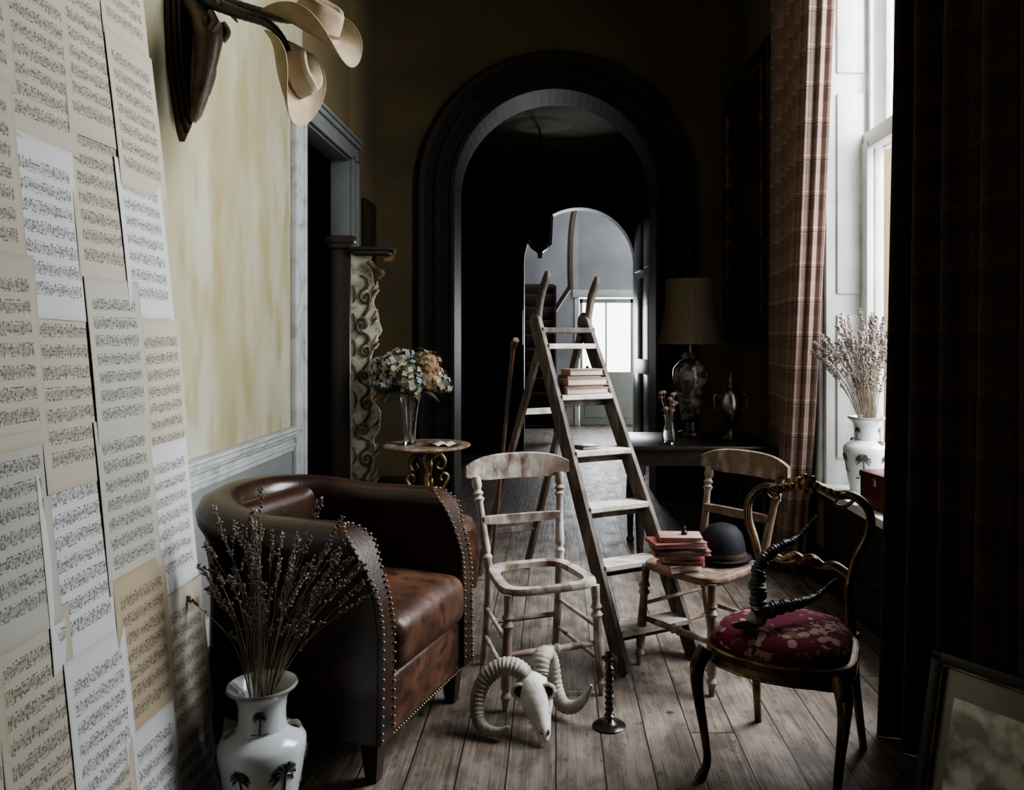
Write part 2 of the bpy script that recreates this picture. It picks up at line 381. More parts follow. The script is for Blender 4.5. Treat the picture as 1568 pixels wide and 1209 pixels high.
    def done(s,angle=40,fixn=True,parent=None):
        if fixn: bmesh.ops.recalc_face_normals(s.bm,faces=s.bm.faces)
        me=bpy.data.meshes.new(s.name); s.bm.to_mesh(me); s.bm.free()
        for m in s.mats: me.materials.append(m)
        me.set_sharp_from_angle(angle=math.radians(angle))
        o=bpy.data.objects.new(s.name,me); sc.collection.objects.link(o)
        o.location=s.loc
        if s.R: o.rotation_euler=s.R
        else: o.rotation_euler=(0,0,math.radians(s.rz))
        if parent:
            bpy.context.view_layer.update()
            o.parent=parent; o.matrix_parent_inverse=parent.matrix_world.inverted()
        return o

# ---------------------------------------------------------------- room shell
XL,XR,YB,ZC=-1.65,1.60,7.3,4.8
WT=.15
b=B('floor'); b.b2((-4.2,-2.2,-.08),(3.2,14.6,0),M_floor,.001); b.done()
b=B('ceiling'); b.b2((-1.9,-2.2,ZC),(2.1,YB+.1,ZC+.1),M_ceil,.001); b.done()
b=B('wall_left')
b.b2((XL-WT,-2.1,0),(XL,5.2,ZC),M_yellow,.001); b.b2((XL-WT,6.40,0),(XL,YB+.3,ZC),M_olive,.001); b.b2((XL-WT,5.2,2.90),(XL,6.40,ZC),M_olive,.001)
b.b2((XL,-2.1,.14),(XL+.012,4.96,.80),M_dado,.001)
b.done()
b=B('wall_rear'); b.b2((-1.9,-2.2,0),(2.1,-2.05,ZC),M_olive,.001); b.done()
b=B('trim_dado_rail')
for z0,z1,o in ((.79,.81,.03),(.81,.845,.018),(.845,.865,.04),(.865,.895,.055),(.895,.91,.07),(.76,.79,.02)):
    b.b2((XL,-2.0,z0),(XL+o,4.965,z1),M_trimw,.003)
b.done()
b=B('baseboard_left'); b.b2((XL,-2.0,0),(XL+.03,4.965,.15),M_trimw); b.done()
b=B('door_casing_trim_1')
for (ya,yb,o) in ((4.965,5.01,.04),(5.01,5.15,.025),(5.15,5.2,.035)):
    b.b2((XL,ya,0),(XL+o,yb,2.93),M_trimw)
for (ya,yb,o) in ((6.40,6.44,.03),(6.44,6.56,.02),(6.56,6.60,.03)):
    b.b2((XL,ya,0),(XL+o,yb,2.93),M_dado)
for (za,zb,o) in ((2.90,2.94,.03),(2.94,3.02,.02),(3.02,3.06,.04),(3.06,3.085,.055)):
    b.b2((XL,4.96,za),(XL+o,6.61,zb),M_dado)
b.b2((XL-WT,6.385,0),(XL,6.40,2.90),M_dado); b.b2((XL-WT,5.2,2.885),(XL,6.40,2.90),M_dado)
b.done()
b=B('wall_side_room')
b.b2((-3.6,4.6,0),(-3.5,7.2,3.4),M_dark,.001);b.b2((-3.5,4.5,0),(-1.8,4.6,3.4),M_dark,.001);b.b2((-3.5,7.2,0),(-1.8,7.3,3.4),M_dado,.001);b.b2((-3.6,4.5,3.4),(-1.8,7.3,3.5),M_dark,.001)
b.done()
b=B('door_1')
M=Matrix.Rotation(math.radians(12),3,'Z')
b.box((0,0,0),(1.1,.045,2.84),M_dado,.004,M=M)
for zc_,h_ in ((-.85,.8),(.45,1.4)):
    for x_ in (-.27,.27):
        b.box(M@V((x_,-.028,zc_)),(.38,.02,h_),M_dado,.008,M=M)
b.loc=V((-2.42,6.6,1.43)); b.done()

def arch_wall(name,x0,x1,xc,r,zc,ztop,y0,y1,mat,matrev):
    b=B(name); n=40
    xs=[xc-r*math.cos(math.pi*i/n) for i in range(n+1)]; zs=[zc+r*math.sin(math.pi*i/n) for i in range(n+1)]
    for y,fl in ((y0,0),(y1,1)):
        for i in range(n):
            b.quad([(xs[i],y,zs[i]),(xs[i+1],y,zs[i+1]),(xs[i+1],y,ztop),(xs[i],y,ztop)],mat)
        b.quad([(x0,y,0),(xc-r,y,0),(xc-r,y,ztop),(x0,y,ztop)],mat)
        b.quad([(xc+r,y,0),(x1,y,0),(x1,y,ztop),(xc+r,y,ztop)],mat)
    path=[(xc-r,0)]+list(zip(xs,zs))+[(xc+r,0)]
    for a,c in zip(path,path[1:]):
        b.quad([(a[0],y0,a[1]),(a[0],y1,a[1]),(c[0],y1,c[1]),(c[0],y0,c[1])],matrev)
    return b.done(30,False)
def arch_mould(name,xc,zc,prof,mat,y,zbot=0.0):
    b=B(name); n=48; rings=[]
    def ring(dx,dz,base):
        return [(base[0]+dx*r,y-p,base[1]+dz*r) for r,p in prof]
    rings.append([(xc-r,y-p,zbot) for r,p in prof])
    for i in range(n+1):
        a=math.pi-math.pi*i/n
        rings.append(ring(math.cos(a),math.sin(a),(xc,zc)))
    rings.append([(xc+r,y-p,zbot) for r,p in prof])
    b.loft(rings,mat); return b.done(25)
arch_wall('wall_back',-1.9,2.05,0,.92,2.82,ZC,YB,YB+.5,M_olive,M_trimd)
arch_mould('arch_architrave_trim',0,2.82,[(.92,0),(.92,.03),(.95,.045),(.975,.03),(1.03,.03),(1.05,.05),(1.09,.055),(1.12,.04),(1.17,.04),(1.19,.06),(1.235,.075),(1.26,.06),(1.26,0)],M_trimd,YB)
b=B('baseboard_back'); b.b2((XL,YB-.03,0),(-1.27,YB,.2),M_trimd); b.b2((1.27,YB-.03,0),(1.6,YB,.2),M_trimd); b.done()
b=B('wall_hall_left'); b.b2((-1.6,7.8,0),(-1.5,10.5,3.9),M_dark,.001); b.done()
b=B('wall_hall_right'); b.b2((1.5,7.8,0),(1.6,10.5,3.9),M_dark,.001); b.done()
b=B('ceiling_hall'); b.b2((-1.6,7.8,3.85),(1.7,10.6,3.95),M_hallc,.001)
b.lathe([(.02,-.06),(.10,-.05),(.16,-.03),(.22,-.035),(.30,-.015),(.36,0)],M_hallc,c=(-.17,8.9,3.85),seg=32); b.done()
b=B('trim_hall_cornice')
for z0,z1,o in ((3.55,3.62,.05),(3.62,3.74,.03),(3.74,3.85,.12)):
    b.b2((-1.5,10.5-o,z0),(1.5,10.5,z1),M_trimd)
b.done()
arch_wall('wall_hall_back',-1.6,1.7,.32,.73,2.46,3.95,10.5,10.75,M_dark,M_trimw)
arch_mould('hall_arch_trim',.32,2.46,[(.73,0),(.73,.03),(.80,.045),(.86,.03),(.86,0)],M_trimd,10.5)
b=B('wall_far')
b.b2((-1.7,13.6,0),(.40,13.75,4.6),M_farw,.001); b.b2((1.36,13.6,0),(2.6,13.75,4.6),M_farw,.001); b.b2((.40,13.6,2.18),(1.36,13.75,4.6),M_farw,.001)
b.done()
b=B('wall_far_left'); b.b2((-1.8,10.75,0),(-1.7,13.7,4.6),M_farw,.001); b.done()
b=B('wall_far_right'); b.b2((2.5,10.75,0),(2.6,13.7,4.6),M_farw,.001); b.done()
b=B('ceiling_far'); b.b2((-1.8,10.7,4.6),(2.6,13.8,4.7),M_farw,.001); b.done()
b=B('door_2')
b.b2((.42,13.62,0),(1.34,13.67,.90),M_fardoor); b.b2((.42,13.62,.90),(.47,13.67,2.15),M_fardoor); b.b2((1.29,13.62,.90),(1.34,13.67,2.15),M_fardoor)
b.b2((.42,13.62,2.08),(1.34,13.67,2.15),M_fardoor); b.b2((.86,13.635,.9),(.885,13.655,2.1),M_fardoor)
for x in (.5,.9): b.b2((x,13.60,.12),(x+.36,13.625,.78),M_fardoor,.01)
b.ell((.55,13.58,.98),.03,M_iron); b.done()
b=B('door_casing_trim_2'); b.b2((.33,13.57,0),(.41,13.6,2.2),M_winw); b.b2((1.35,13.57,0),(1.43,13.6,2.2),M_winw); b.b2((.30,13.54,2.17),(1.46,13.6,2.30),M_winw); b.done()
b=B('staircase')
for i in range(10):
    y=11.35+.20*i; z=.22*(i+1)
    b.b2((-1.65,y,z-.035),(0.0,y+.24,z),M_brownwood,.006); b.b2((-1.65,y+.20,z),(-.02,y+.22,z+.185),M_blackwood,.002)
b.bar((0.0,11.3,.14),(0.0,13.35,2.28),.04,.22,M_blackwood,up=(0,0,1))
b.tube([(.44,13.2,3.95),(.38,13.1,3.7),(.30,13.0,3.5),(.25,12.9,3.1),(.24,12.85,2.6),(.25,12.85,2.25)],.045,M_brownwood,8,6)
b.tube([(.24,12.85,2.3),(-.02,12.9,1.9)],.04,M_brownwood,8,1)
b.done()
b=B('door_3')
M=Matrix.Rotation(math.radians(-86.5),3,'Z')
b.box((0,0,0),(1.45,.045,3.1),M_blackwood,.005,M=M)
for zc_,h_ in ((-.95,.85),(.15,1.0),(1.05,.6)):
    for x_ in (-.34,.34): b.box(M@V((x_,-.03,zc_)),(.5,.02,h_),M_blackwood,.009,M=M)
b.loc=V((1.10,9.70,1.56)); b.done()
b=B('hall_lantern',(-.17,8.9,0))
b.tube([(0,0,3.80),(0,0,2.95)],.012,M_iron,6,1)
b.lathe([(.02,2.98),(.05,2.93),(.12,2.86),(.15,2.83)],M_silver,seg=6); b.lathe([(.13,2.52),(.10,2.47),(.03,2.42),(.02,2.36)],M_silver,seg=6)
for k in range(6):
    a=k*math.pi/3; b.tube([(.14*math.cos(a),.14*math.sin(a),2.84),(.125*math.cos(a),.125*math.sin(a),2.51)],.009,M_silver,5,1)
b.lathe([(.115,2.52),(.13,2.83)],M_mirror,seg=6)
b.done()
b=B('hall_portrait'); b.b2((-.66,10.40,1.38),(-.42,10.47,1.85),M_blackwood,.01); b.b2((-.63,10.39,1.42),(-.45,10.41,1.81),M_canvas,.002); b.done()

YW0,YW1,ZS,ZT=2.95,4.75,.60,4.55
b=B('wall_right')
b.b2((XR,4.75,0),(XR+.45,YB+.5,ZC),M_olive,.001); b.b2((XR,-2.1,0),(XR+.45,2.95,ZC),M_olive,.001)
b.b2((XR,2.95,0),(XR+.45,4.75,ZS-.04),M_trimd,.001); b.b2((XR,2.95,ZT),(XR+.45,4.75,ZC),M_olive,.001)
b.done()
b=B('window_sill_trim'); b.b2((XR-.06,2.9,ZS-.045),(XR+.40,4.80,ZS),M_winw,.008); b.b2((XR-.03,2.93,ZS-.10),(XR,4.78,ZS-.045),M_trimd,.008); b.done()
b=B('window_1')
X0=1.90
b.b2((XR,4.70,ZS),(X0+.04,4.76,ZT),M_winw)
for z0,z1 in ((.75,1.6),(1.72,2.9),(3.02,4.4)): b.b2((XR+.06,4.685,z0),(X0-.08,4.703,z1),M_winw,.01)
b.b2((XR,2.94,ZS),(X0+.04,2.98,ZT),M_winw)
b.b2((XR-.03,4.74,ZS-.0),(XR,4.86,ZT+.1),M_winw,.012)
b.b2((XR-.02,4.86,ZS-.0),(XR,4.90,ZT+.1),M_winw,.008)
def sash(x,z0,z1):
    for y0,y1 in ((2.98,3.04),(4.62,4.69)): b.b2((x,y0,z0),(x+.045,y1,z1),M_winw,.006)
    b.b2((x,3.0,z0),(x+.045,4.69,z0+.07),M_winw,.006); b.b2((x,3.0,z1-.05),(x+.045,4.69,z1),M_winw,.006)
    b.b2((x+.01,3.80,z0),(x+.035,3.83,z1),M_winw,.004)
sash(1.86,ZS,2.62); sash(1.92,2.57,ZT)
b.b2((1.84,4.655,ZS),(1.86,4.70,ZT),M_winw,.004)
b.b2((1.80,4.60,ZS),(1.84,4.70,2.60),M_winw,.006)
b.b2((1.81,2.98,2.56),(1.87,4.70,2.66),M_winw,.008)
b.done()
b=B('baseboard_right'); b.b2((XR-.03,-2,0),(XR,YB,.2),M_trimd); b.done()

# ---------------------------------------------------------------- curtains
def curtain(name,path_top,path_bot,z0,z1,folds,amp,mat,width,nu=260,nv=40,ex=.8):
    b=B(name); PT=cr(path_top,20); PBt=cr(path_bot,20)
    def at(P,t):
        x=t*(len(P)-1); i=min(int(x),len(P)-2); return P[i].lerp(P[i+1],x-i)
    def fn(u,v):
        e=v**ex
        p=at(PBt,u).lerp(at(PT,u),e); d=(at(PT,min(1,u+.02))-at(PT,max(0,u-.02))).normalized()
        n=V((-d.y,d.x,0)); ph=u*folds*2*math.pi+.8*math.sin(u*9)+.25*math.sin(v*5+u*20)
        am=amp*min(1,.35+u*2.5) if ex<.78 else amp
        p=p+n*am*(math.sin(ph)+.3*math.sin(2.1*ph+1))+d*am*.35*math.cos(ph)
        return (p.x,p.y,z0+(z1-z0)*v)
    b.grid(fn,nu,nv,mat,uvf=lambda u,v:(u*width,v*(z1-z0)))
    o=b.done(180,False)
    sd=o.modifiers.new('thick','SOLIDIFY'); sd.thickness=.006
    return o
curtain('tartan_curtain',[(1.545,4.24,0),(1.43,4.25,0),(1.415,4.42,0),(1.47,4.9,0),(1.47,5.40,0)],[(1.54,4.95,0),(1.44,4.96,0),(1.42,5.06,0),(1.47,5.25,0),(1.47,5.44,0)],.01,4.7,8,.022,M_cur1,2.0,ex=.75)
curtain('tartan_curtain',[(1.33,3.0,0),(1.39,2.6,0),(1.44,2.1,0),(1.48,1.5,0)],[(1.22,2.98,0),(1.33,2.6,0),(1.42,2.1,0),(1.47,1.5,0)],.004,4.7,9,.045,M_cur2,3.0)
b=B('curtain_pole'); b.tube([(1.47,1.3,4.73),(1.47,5.6,4.73)],.015,M_brownwood,12,1); b.ell((1.47,1.28,4.73),.04,M_brownwood); b.ell((1.47,5.62,4.73),.04,M_brownwood)
b.tube([(1.47,1.4,4.73),(1.61,1.4,4.73)],.012,M_brownwood,8,1); b.tube([(1.47,5.55,4.73),(1.61,5.55,4.73)],.012,M_brownwood,8,1); b.done()

# ---------------------------------------------------------------- sheet music panel
b=B('sheet_music_screen')
def pp(y,z,o=0): return V((-1.045-.0976*z+o,y,z))
b.loft([[pp(.7,0,-.03),pp(2.45,0,-.03),pp(2.45,3.0,-.03),pp(.7,3.0,-.03)],[pp(.7,0,-.0005),pp(2.45,0,-.0005),pp(2.45,3.0,-.0005),pp(.7,3.0,-.0005)]],M_paperback)
rows=[-.1,.30,.70,1.10,1.50,1.90,2.31,2.70]
seq=0
for ci in range(8):
    for ri,z in enumerate(rows):
        y1=2.50-.225*ci+random.uniform(-.008,.008)+(.010 if ri%2 else -.010)
        w=random.choice((.25,.255,.265)); h=random.choice((.43,.44,.45)); z0=z+random.uniform(-.018,.018)+(.10 if ci%2 else 0)
        if z0<.005: z0=.005
        tl=random.uniform(-.03,.03)
        o=.001+.0006*((seq*7)%6); seq+=1
        m=random.choices(M_sheets,(4,4,3,1.8))[0]
        lift=random.uniform(0,.004)
        uoff=seq*3; voff=seq*2
        def fn(u,v):
            yy=y1-w+u*w; zz=z0+v*h
            yy2=yy+tl*(v-.5)*h; zz2=zz+tl*(u-.5)*w
            return pp(yy2,zz2,o+lift*(abs(u-.5)*2)**4*.6+.001*math.sin(v*5+seq))
        b.grid(fn,6,6,m,uvf=lambda u,v:(uoff+.001+.998*u,voff+.001+.998*v))
b.done(180,False)

# ---------------------------------------------------------------- furniture
def rail_curved(b,xw,y0,bow,z0,h,th,mat,ends=.6,arch=0.,n=16):
    rings=[]
    for i in range(n+1):
        t=-1+2*i/n; x=xw*t; y=y0+bow*(1-t*t); hh=h*(ends+(1-ends)*(1-abs(t)**4)); zc=z0+arch*(t*t)
        rings.append([(x,y-th/2,zc-hh/2),(x,y+th/2,zc-hh/2+.002),(x,y+th/2,zc+hh/2-.004),(x,y,zc+hh/2),(x,y-th/2,zc+hh/2-.004)])
    b.loft(rings,mat)
def kitchen_chair(loc,rz,mat,solid):
    b=B('kitchen_chair',loc,rz)
    legp=[(0,.012),(.08,.015),(.12,.022),(.16,.014),(.2,.02),(.45,.021),(.62,.018),(.70,.017),(.73,.026),(.77,.014),(.80,.024),(.84,.016),(1,.019)]
    for sx in (-1,1):
        b.turned((sx*.205,-.20,0),(sx*.185,-.175,.445),legp,mat)
        b.tube([(sx*.17,.27,0),(sx*.165,.21,.25),(sx*.165,.185,.45)],[.015,.018,.019],mat,10,5)
        b.turned((sx*.165,.185,.44),(sx*.20,.285,.835),[(0,.019),(.1,.018),(.14,.024),(.18,.015),(.22,.02),(.5,.017),(.72,.016),(.76,.025),(.79,.014),(.82,.024),(.86,.014),(.9,.022),(1,.02)],mat)
        b.tube([(sx*.20,-.19,.27),(sx*.17,.215,.27)],[.009,.014,.009],mat,8,3)
        b.tube([(sx*.20,-.19,.14),(sx*.17,.235,.14)],[.009,.013,.009],mat,8,3)
    b.turned((-.195,-.185,.21),(.195,-.185,.21),[(0,.01),(.3,.014),(.42,.012),(.46,.022),(.5,.014),(.54,.022),(.58,.012),(.7,.014),(1,.01)],mat)
    b.tube([(-.165,.225,.20),(.165,.225,.20)],.012,mat,8,1)
    rail_curved(b,.245,.285,.035,.875,.115,.022,mat,.45,-.012)
    rail_curved(b,.178,.228,.03,.645,.042,.02,mat,.8,.008)
    def outl(k,z):
        pts=[]
        for i in range(32):
            a=2*math.pi*i/32; c,s=math.cos(a),math.sin(a)
            x=.215*abs(c)**.45*(1 if c>0 else -1); y=.205*abs(s)**.45*(1 if s>0 else -1)
            x*=(1-.16*(y/.2+1)/2)
            pts.append(V((x*k,y*k,z)))
        return pts
    if solid:
        b.loft([outl(.96,.432),outl(1.0,.44),outl(1.02,.452),outl(1.0,.464),outl(.95,.468),outl(.88,.462),outl(.5,.458),outl(.05,.458)],mat)
    else:
        k=.80
        b.loft([outl(1,.44),outl(1.02,.452),outl(1.0,.466),outl(.95,.469),outl(k,.464),outl(k,.44),outl(.98,.438),outl(1,.44)],mat,caps=False)
    return b.done()
kitchen_chair((-.07,3.37,0),20,M_worn,False)
kitchen_chair((.66,3.53,0),-50,M_worn2,True)

b=B('step_ladder')
U=V((.886,.463,0)); F=V((.463,-.886,0))
def ls(t,z,off=0):
    base=V((.297,3.45,0)).lerp(V((-.068,4.15,1.416)),z/1.416)
    return base+U*t
def wd(z): return .385-.06*z
for t in (0,1):
    p0=ls(wd(0)*t,0); p1=ls(wd(1.55)*t,1.55)
    b.bar(p0,p1,.10,.028,M_ladder,up=tuple(U))
    b.ell(p1+V((0,0,-.01)),(.028,.055,.06),M_ladder,12,M=Matrix.Rotation(math.radians(27.6),3,'Z'))
for i,z in enumerate((.16,.41,.65,.895,1.16,1.416)):
    a=ls(.0,z)+U*.012; c=ls(wd(z),z)-U*.012
    b.bar(a,c,.125,.028,M_step)
    if i<5: b.bar(a-V((0,0,.035)),c-V((0,0,.035)),.02,.03,M_ladder)
top=ls(0,1.48); 
for t in (0.04,.27):
    p1=top+U*t-F*.03; p0=V((p1.x,p1.y,0))-F*.80+U*((t-.15)*.45)
    b.bar(p0,p1,.05,.026,M_ladder,up=tuple(U))
for z in (.30,.70,1.05):
    f=1-z/1.48
    a=top+U*(.04+(.04-.15)*.45*f)-F*(.03+.80*f-0.0); a=V((a.x,a.y,z)); c=top+U*(.27+.12*.45*f)-F*(.03+.80*f); c=V((c.x,c.y,z))
    b.bar(a,c,.02,.035,M_step if z>.8 else M_ladder)
b.bar(top+U*.0+V((0,0,.02)),top+U*.31+V((0,0,.02)),.10,.03,M_ladder)
for t,dz in ((.0,0),(wd(1.5),-.02)):
    p=ls(t,1.50+dz)
    b.tube([p,p+V((.005,.01,.10)),p+V((.02,.0,.20)),p+V((.045,-.01,.275)),p+V((.05,-.01,.31))],[.022,.020,.023,.022,.012],M_ladder,10,5)
b.done()
b=B('walking_cane'); b.tube([(-.39,4.80,.02),(-.305,4.5,.72),(-.235,4.36,1.35),(-.225,4.33,1.42),(-.21,4.30,1.45)],[.011,.011,.012,.020,.018],M_orange,10,4); b.done()

# leather tub armchair
b=B('leather_armchair',(-.85,3.02,0),72.5)
HW,YA,YF,YR=.315,.02,-.34,.34
def yfront(z):
    y=YF
    if z>.54:
        t=(z-.54)/(.84-.54); y+=.085*(t**1.3)
    if z>.76: y+=.035*((z-.76)/.085)**2.2
    return y
def section(zt):
    return [(-.045,.15),(-.048,.30),(-.05,.48),(-.045,.60),(-.047,zt-.14),(-.056,zt-.09),(-.062,zt-.05),(-.052,zt-.015),(-.022,zt+.006),
            (.022,zt+.008),(.058,zt-.012),(.074,zt-.05),(.068,zt-.09),(.048,zt-.13),(.034,.60),(.032,.48),(.036,.30),(.04,.15)]
def addring(u,side):
    return [(side*(HW+n_),yfront(z)*(1-u)+YA*u,z) for n_,z in section(.84)]
A=[addring(u,1) for u in (0,.03,.1,.3,.5,.75,1)]
C=[]
for i in range(1,24):
    a=math.pi*i/24; zt=.84+.05*math.sin(a)
    ca,sa=math.cos(a),math.sin(a)
    C.append([((HW+n_)*math.copysign(abs(ca)**.85,ca),YA+(YR-YA-.02+n_)*sa**.85,z) for n_,z in section(zt)])
D=[addring(u,-1) for u in (1,.75,.5,.3,.1,.03,0)]
b.loft(A+C+D,M_leather,caps='strip')
for sx in (-1,1):
    S=section(.84)
    R0=[V((sx*(HW+n_*.93),yfront(z)-.001,z-(.003 if z>.8 else 0))) for n_,z in S]; R1=[p+V((0,-.012,0)) for p in R0]
    b.loft([R0,R1],M_leather,caps='strip')
    path=cr([p+V((-sx*.004*(1 if n_>0 else -1),-.003,0)) for p,(n_,z) in zip(R1,S)],6)
    acc=0
    for p,q in zip(path,path[1:]):
        acc+=(q-p).length
        if acc>.0165:
            acc=0; b.ell(q,(.0052,.0044,.0052),M_brass,6)
b.box((0,.0,.24),(.56,.62,.20),M_leather,.03,seg=2)
b.box((0,-.305,.235),(.545,.07,.21),M_leather2,.025,seg=2)
b.box((0,-.085,.43),(.535,.57,.19),M_leather2,.055,seg=2,mid=5,puff=.045)
b.box((0,.23,.63),(.50,.10,.44),M_leather,.05,seg=2,mid=3)
for i in range(34):
    b.ell((-.27+.54*i/33,-.343,.145),(.005,.0045,.005),M_brass,6)
for sx in (-1,1):
    for sy in (-1,1):
        x,y=sx*.29,(-.30 if sy<0 else .24)
        b.loft([[(x+dx*.018,y+dy*.016,0) for dx,dy in ((-1,-1),(1,-1),(1,1),(-1,1))],[(x+dx*.032,y+dy*.030,.16) for dx,dy in ((-1,-1),(1,-1),(1,1),(-1,1))]],M_blackwood)
b.scale(1.04,1.2,1.0)
b.done(45)

b=B('leather_stool',(-.60,3.95,0),10)
b.lathe([(.05,.49),(.17,.49),(.195,.50),(.205,.525),(.19,.555),(.14,.575),(.05,.585),(.0,.587)],M_stoolleather,seg=32)
b.lathe([(.16,.445),(.185,.45),(.19,.48),(.18,.495)],M_brownwood,seg=32)
for k in range(4):
    a=math.pi/4+k*math.pi/2; c,s=math.cos(a),math.sin(a)
    b.turned((.20*c,.20*s,0),(.14*c,.14*s,.46),[(0,.022),(.04,.026),(.08,.014),(.2,.018),(.5,.022),(.8,.018),(.85,.026),(.9,.018),(1,.02)],M_brownwood)
for k in range(4):
    a=math.pi/4+k*math.pi/2; a2=a+math.pi/2
    b.tube([(.175*math.cos(a),.175*math.sin(a),.18),(.175*math.cos(a2),.175*math.sin(a2),.18)],.011,M_brownwood,8,1)
def flap(u,v):
    a=-.9+1.1*u; r=.20+.02*math.sin(v*3)+.012*math.sin(u*14)*v
    return (r*math.cos(a),r*math.sin(a),.53-.30*v*(1-.35*abs(u-.5)))
b.grid(flap,20,14,M_leather2)
b.done()

# gilt balloon-back chair
b=B('gilt_balloon_back_chair',(.775,2.675,0),-32)
def so(k,z,e=0):
    pts=[]
    for i in range(40):
        a=2*math.pi*i/40; c,s=math.cos(a),math.sin(a)
        x=.255*abs(c)**.55*(1 if c>0 else -1); y=.215*abs(s)**.6*(1 if s>0 else -1)
        x*=(1-.22*(y/.215+1)/2); 
        if y<0: y-=.02*math.cos(x*math.pi/.255)
        pts.append(V((x*k,y*k,z+e*math.cos(4*a))))
    return pts
b.loft([so(.93,.375,.006),so(.98,.38,.008),so(1.0,.39,.004),so(.985,.40),so(.97,.41),so(1.0,.425),so(1.01,.434),so(.99,.442),so(.94,.445),so(.1,.445)],M_giltdark)
b.loft([so(.92,.44),so(.94,.455),so(.93,.472),so(.86,.492),so(.7,.506),so(.45,.514),so(.1,.517),so(.01,.517)],M_floral)
ring=so(1.005,.437); ring.append(ring[0]); b.tube(ring,.006,M_gilt,6,1)
ring=so(1.0,.388); ring.append(ring[0]); b.tube(ring,.005,M_gilt,6,1)
for sx in (-1,1):
    b.tube([(sx*.212,-.182,.43),(sx*.232,-.205,.375),(sx*.230,-.205,.29),(sx*.212,-.19,.14),(sx*.207,-.185,.06),(sx*.220,-.203,.015),(sx*.230,-.217,.006)],[.027,.027,.020,.015,.013,.014,.018,.011],M_giltdark,12,6)
    b.tube([(sx*.222,-.210,.40),(sx*.240,-.228,.36),(sx*.236,-.222,.28),(sx*.216,-.203,.14)],[.006,.008,.005,.003],M_gilt,6,5)
    b.tube([(sx*.175,.20,.44),(sx*.175,.215,.30),(sx*.185,.27,.10),(sx*.19,.30,.0)],[.020,.018,.014,.013],M_giltdark,10,6)
    b.tube([(sx*.175,.20,.40),(sx*.165,.205,.50),(sx*.158,.22,.60),(sx*.18,.24,.69),(sx*.217,.262,.78),(sx*.212,.275,.85),(sx*.16,.285,.895),(sx*.10,.285,.893),(sx*.05,.287,.912),(0,.288,.925)],[.022,.018,.016,.017,.019,.018,.019,.02,.021,.023],M_giltdark,12,7,flat=(1.1,.85))
    b.tube([(sx*.158,.203,.60),(sx*.177,.223,.69),(sx*.213,.245,.78),(sx*.207,.258,.85),(sx*.16,.268,.895),(sx*.10,.268,.893)],.006,M_gilt,6,7)
    b.tube([(sx*.16,.275,.88),(sx*.13,.272,.855),(sx*.10,.27,.862),(sx*.11,.27,.885)],[.008,.007,.006,.004],M_gilt,6,5)
    b.tube([(0,.215,.655),(sx*.03,.216,.672),(sx*.07,.22,.650),(sx*.11,.224,.655),(sx*.160,.228,.625)],[.018,.016,.013,.015,.015],M_giltdark,10,6)
    b.ell((sx*.035,.205,.668),(.020,.010,.014),M_gilt)
    b.tube([(sx*.02,.20,.66),(sx*.06,.204,.645),(sx*.10,.21,.655),(sx*.13,.213,.64)],[.006,.005,.006,.003],M_gilt,6,5)
b.ell((0,.270,.925),(.028,.016,.024),M_gilt)
for k in range(7):
    a=k*2*math.pi/7; b.ell((.032*math.cos(a),.268,.925+.026*math.sin(a)),(.015,.009,.014),M_gilt,8)
for sx in (-1,1):
    for k in range(4): b.ell((sx*(.055+.024*k),.268,.915-.005*k),(.015,.008,.011-.001*k),M_gilt,8)
b.done()

def twist_horn(b,pts,r0,mat,n=10,turns=9):
    P=cr(pts,n*3); L=len(P)
    rings=[];X=None
    for i in range(L):
        T=(P[min(i+1,L-1)]-P[max(i-1,0)]).normalized()
        X=T.orthogonal() if X is None else X-T*X.dot(T); X.normalize(); Y=T.cross(X); t=i/(L-1)
        r=r0*(1-t)**.75+.0025
        ring=[]
        for k in range(14):
            a=2*math.pi*k/14
            rr=r*(1+.13*math.sin(a+turns*2*math.pi*t)+.06*math.sin(2*math.pi*t*34))
            ring.append(P[i]+X*rr*math.cos(a)+Y*rr*math.sin(a))
        rings.append(ring)
    b.loft(rings,mat)
b=B('spiral_horns')
twist_horn(b,[(.675,2.60,.555),(.665,2.62,.64),(.69,2.65,.715),(.76,2.68,.755),(.83,2.72,.775),(.905,2.76,.84)],.028,M_blackhorn,n=14)
twist_horn(b,[(.65,2.595,.548),(.72,2.60,.575),(.80,2.63,.580),(.88,2.68,.588),(.96,2.72,.635)],.026,M_blackhorn,n=14)
b.ell((.655,2.595,.540),(.034,.032,.026),M_horn,16)
b.ell((.615,2.575,.527),(.045,.025,.012),M_iron,12)
b.lathe([(.029,0),(.033,.01),(.029,.02)],M_silver,c=(.672,2.602,.565),seg=16)
b.done()

def book(b,c,w,d,h,rz,cov):
    M=Matrix.Rotation(math.radians(rz),3,'Z')
    c=V(c)
    b.box(c+V((0,0,h*.08)),(w,d,h*.12),cov,.002,M=M); b.box(c+V((0,0,h*.94)),(w,d,h*.12),cov,.002,M=M)
    b.box(c+V((0,0,h*.5))+M@V((.0,.004,0)),(w*.95,d*.93,h*.8),M_page,.002,M=M)
    b.box(c+V((0,0,h*.5))+M@V((-w*.49,0,0)),(.006,d,h*.98),cov,.003,M=M)
b=B('book_stack',(.535,3.42,.468))
z=0
for i,(w,d,h,rz,m) in enumerate(((.16,.12,.030,24,M_pink2),(.18,.13,.016,-10,M_pink),(.17,.12,.024,16,M_pink2),(.24,.15,.020,3,M_pink),(.20,.13,.014,-8,M_bookb),(.23,.15,.018,12,M_pink),(.18,.12,.022,-2,M_pink2))):
    book(b,(.018*math.sin(i*2.1),0,z),w,d,h,rz,m); z+=h+.0005
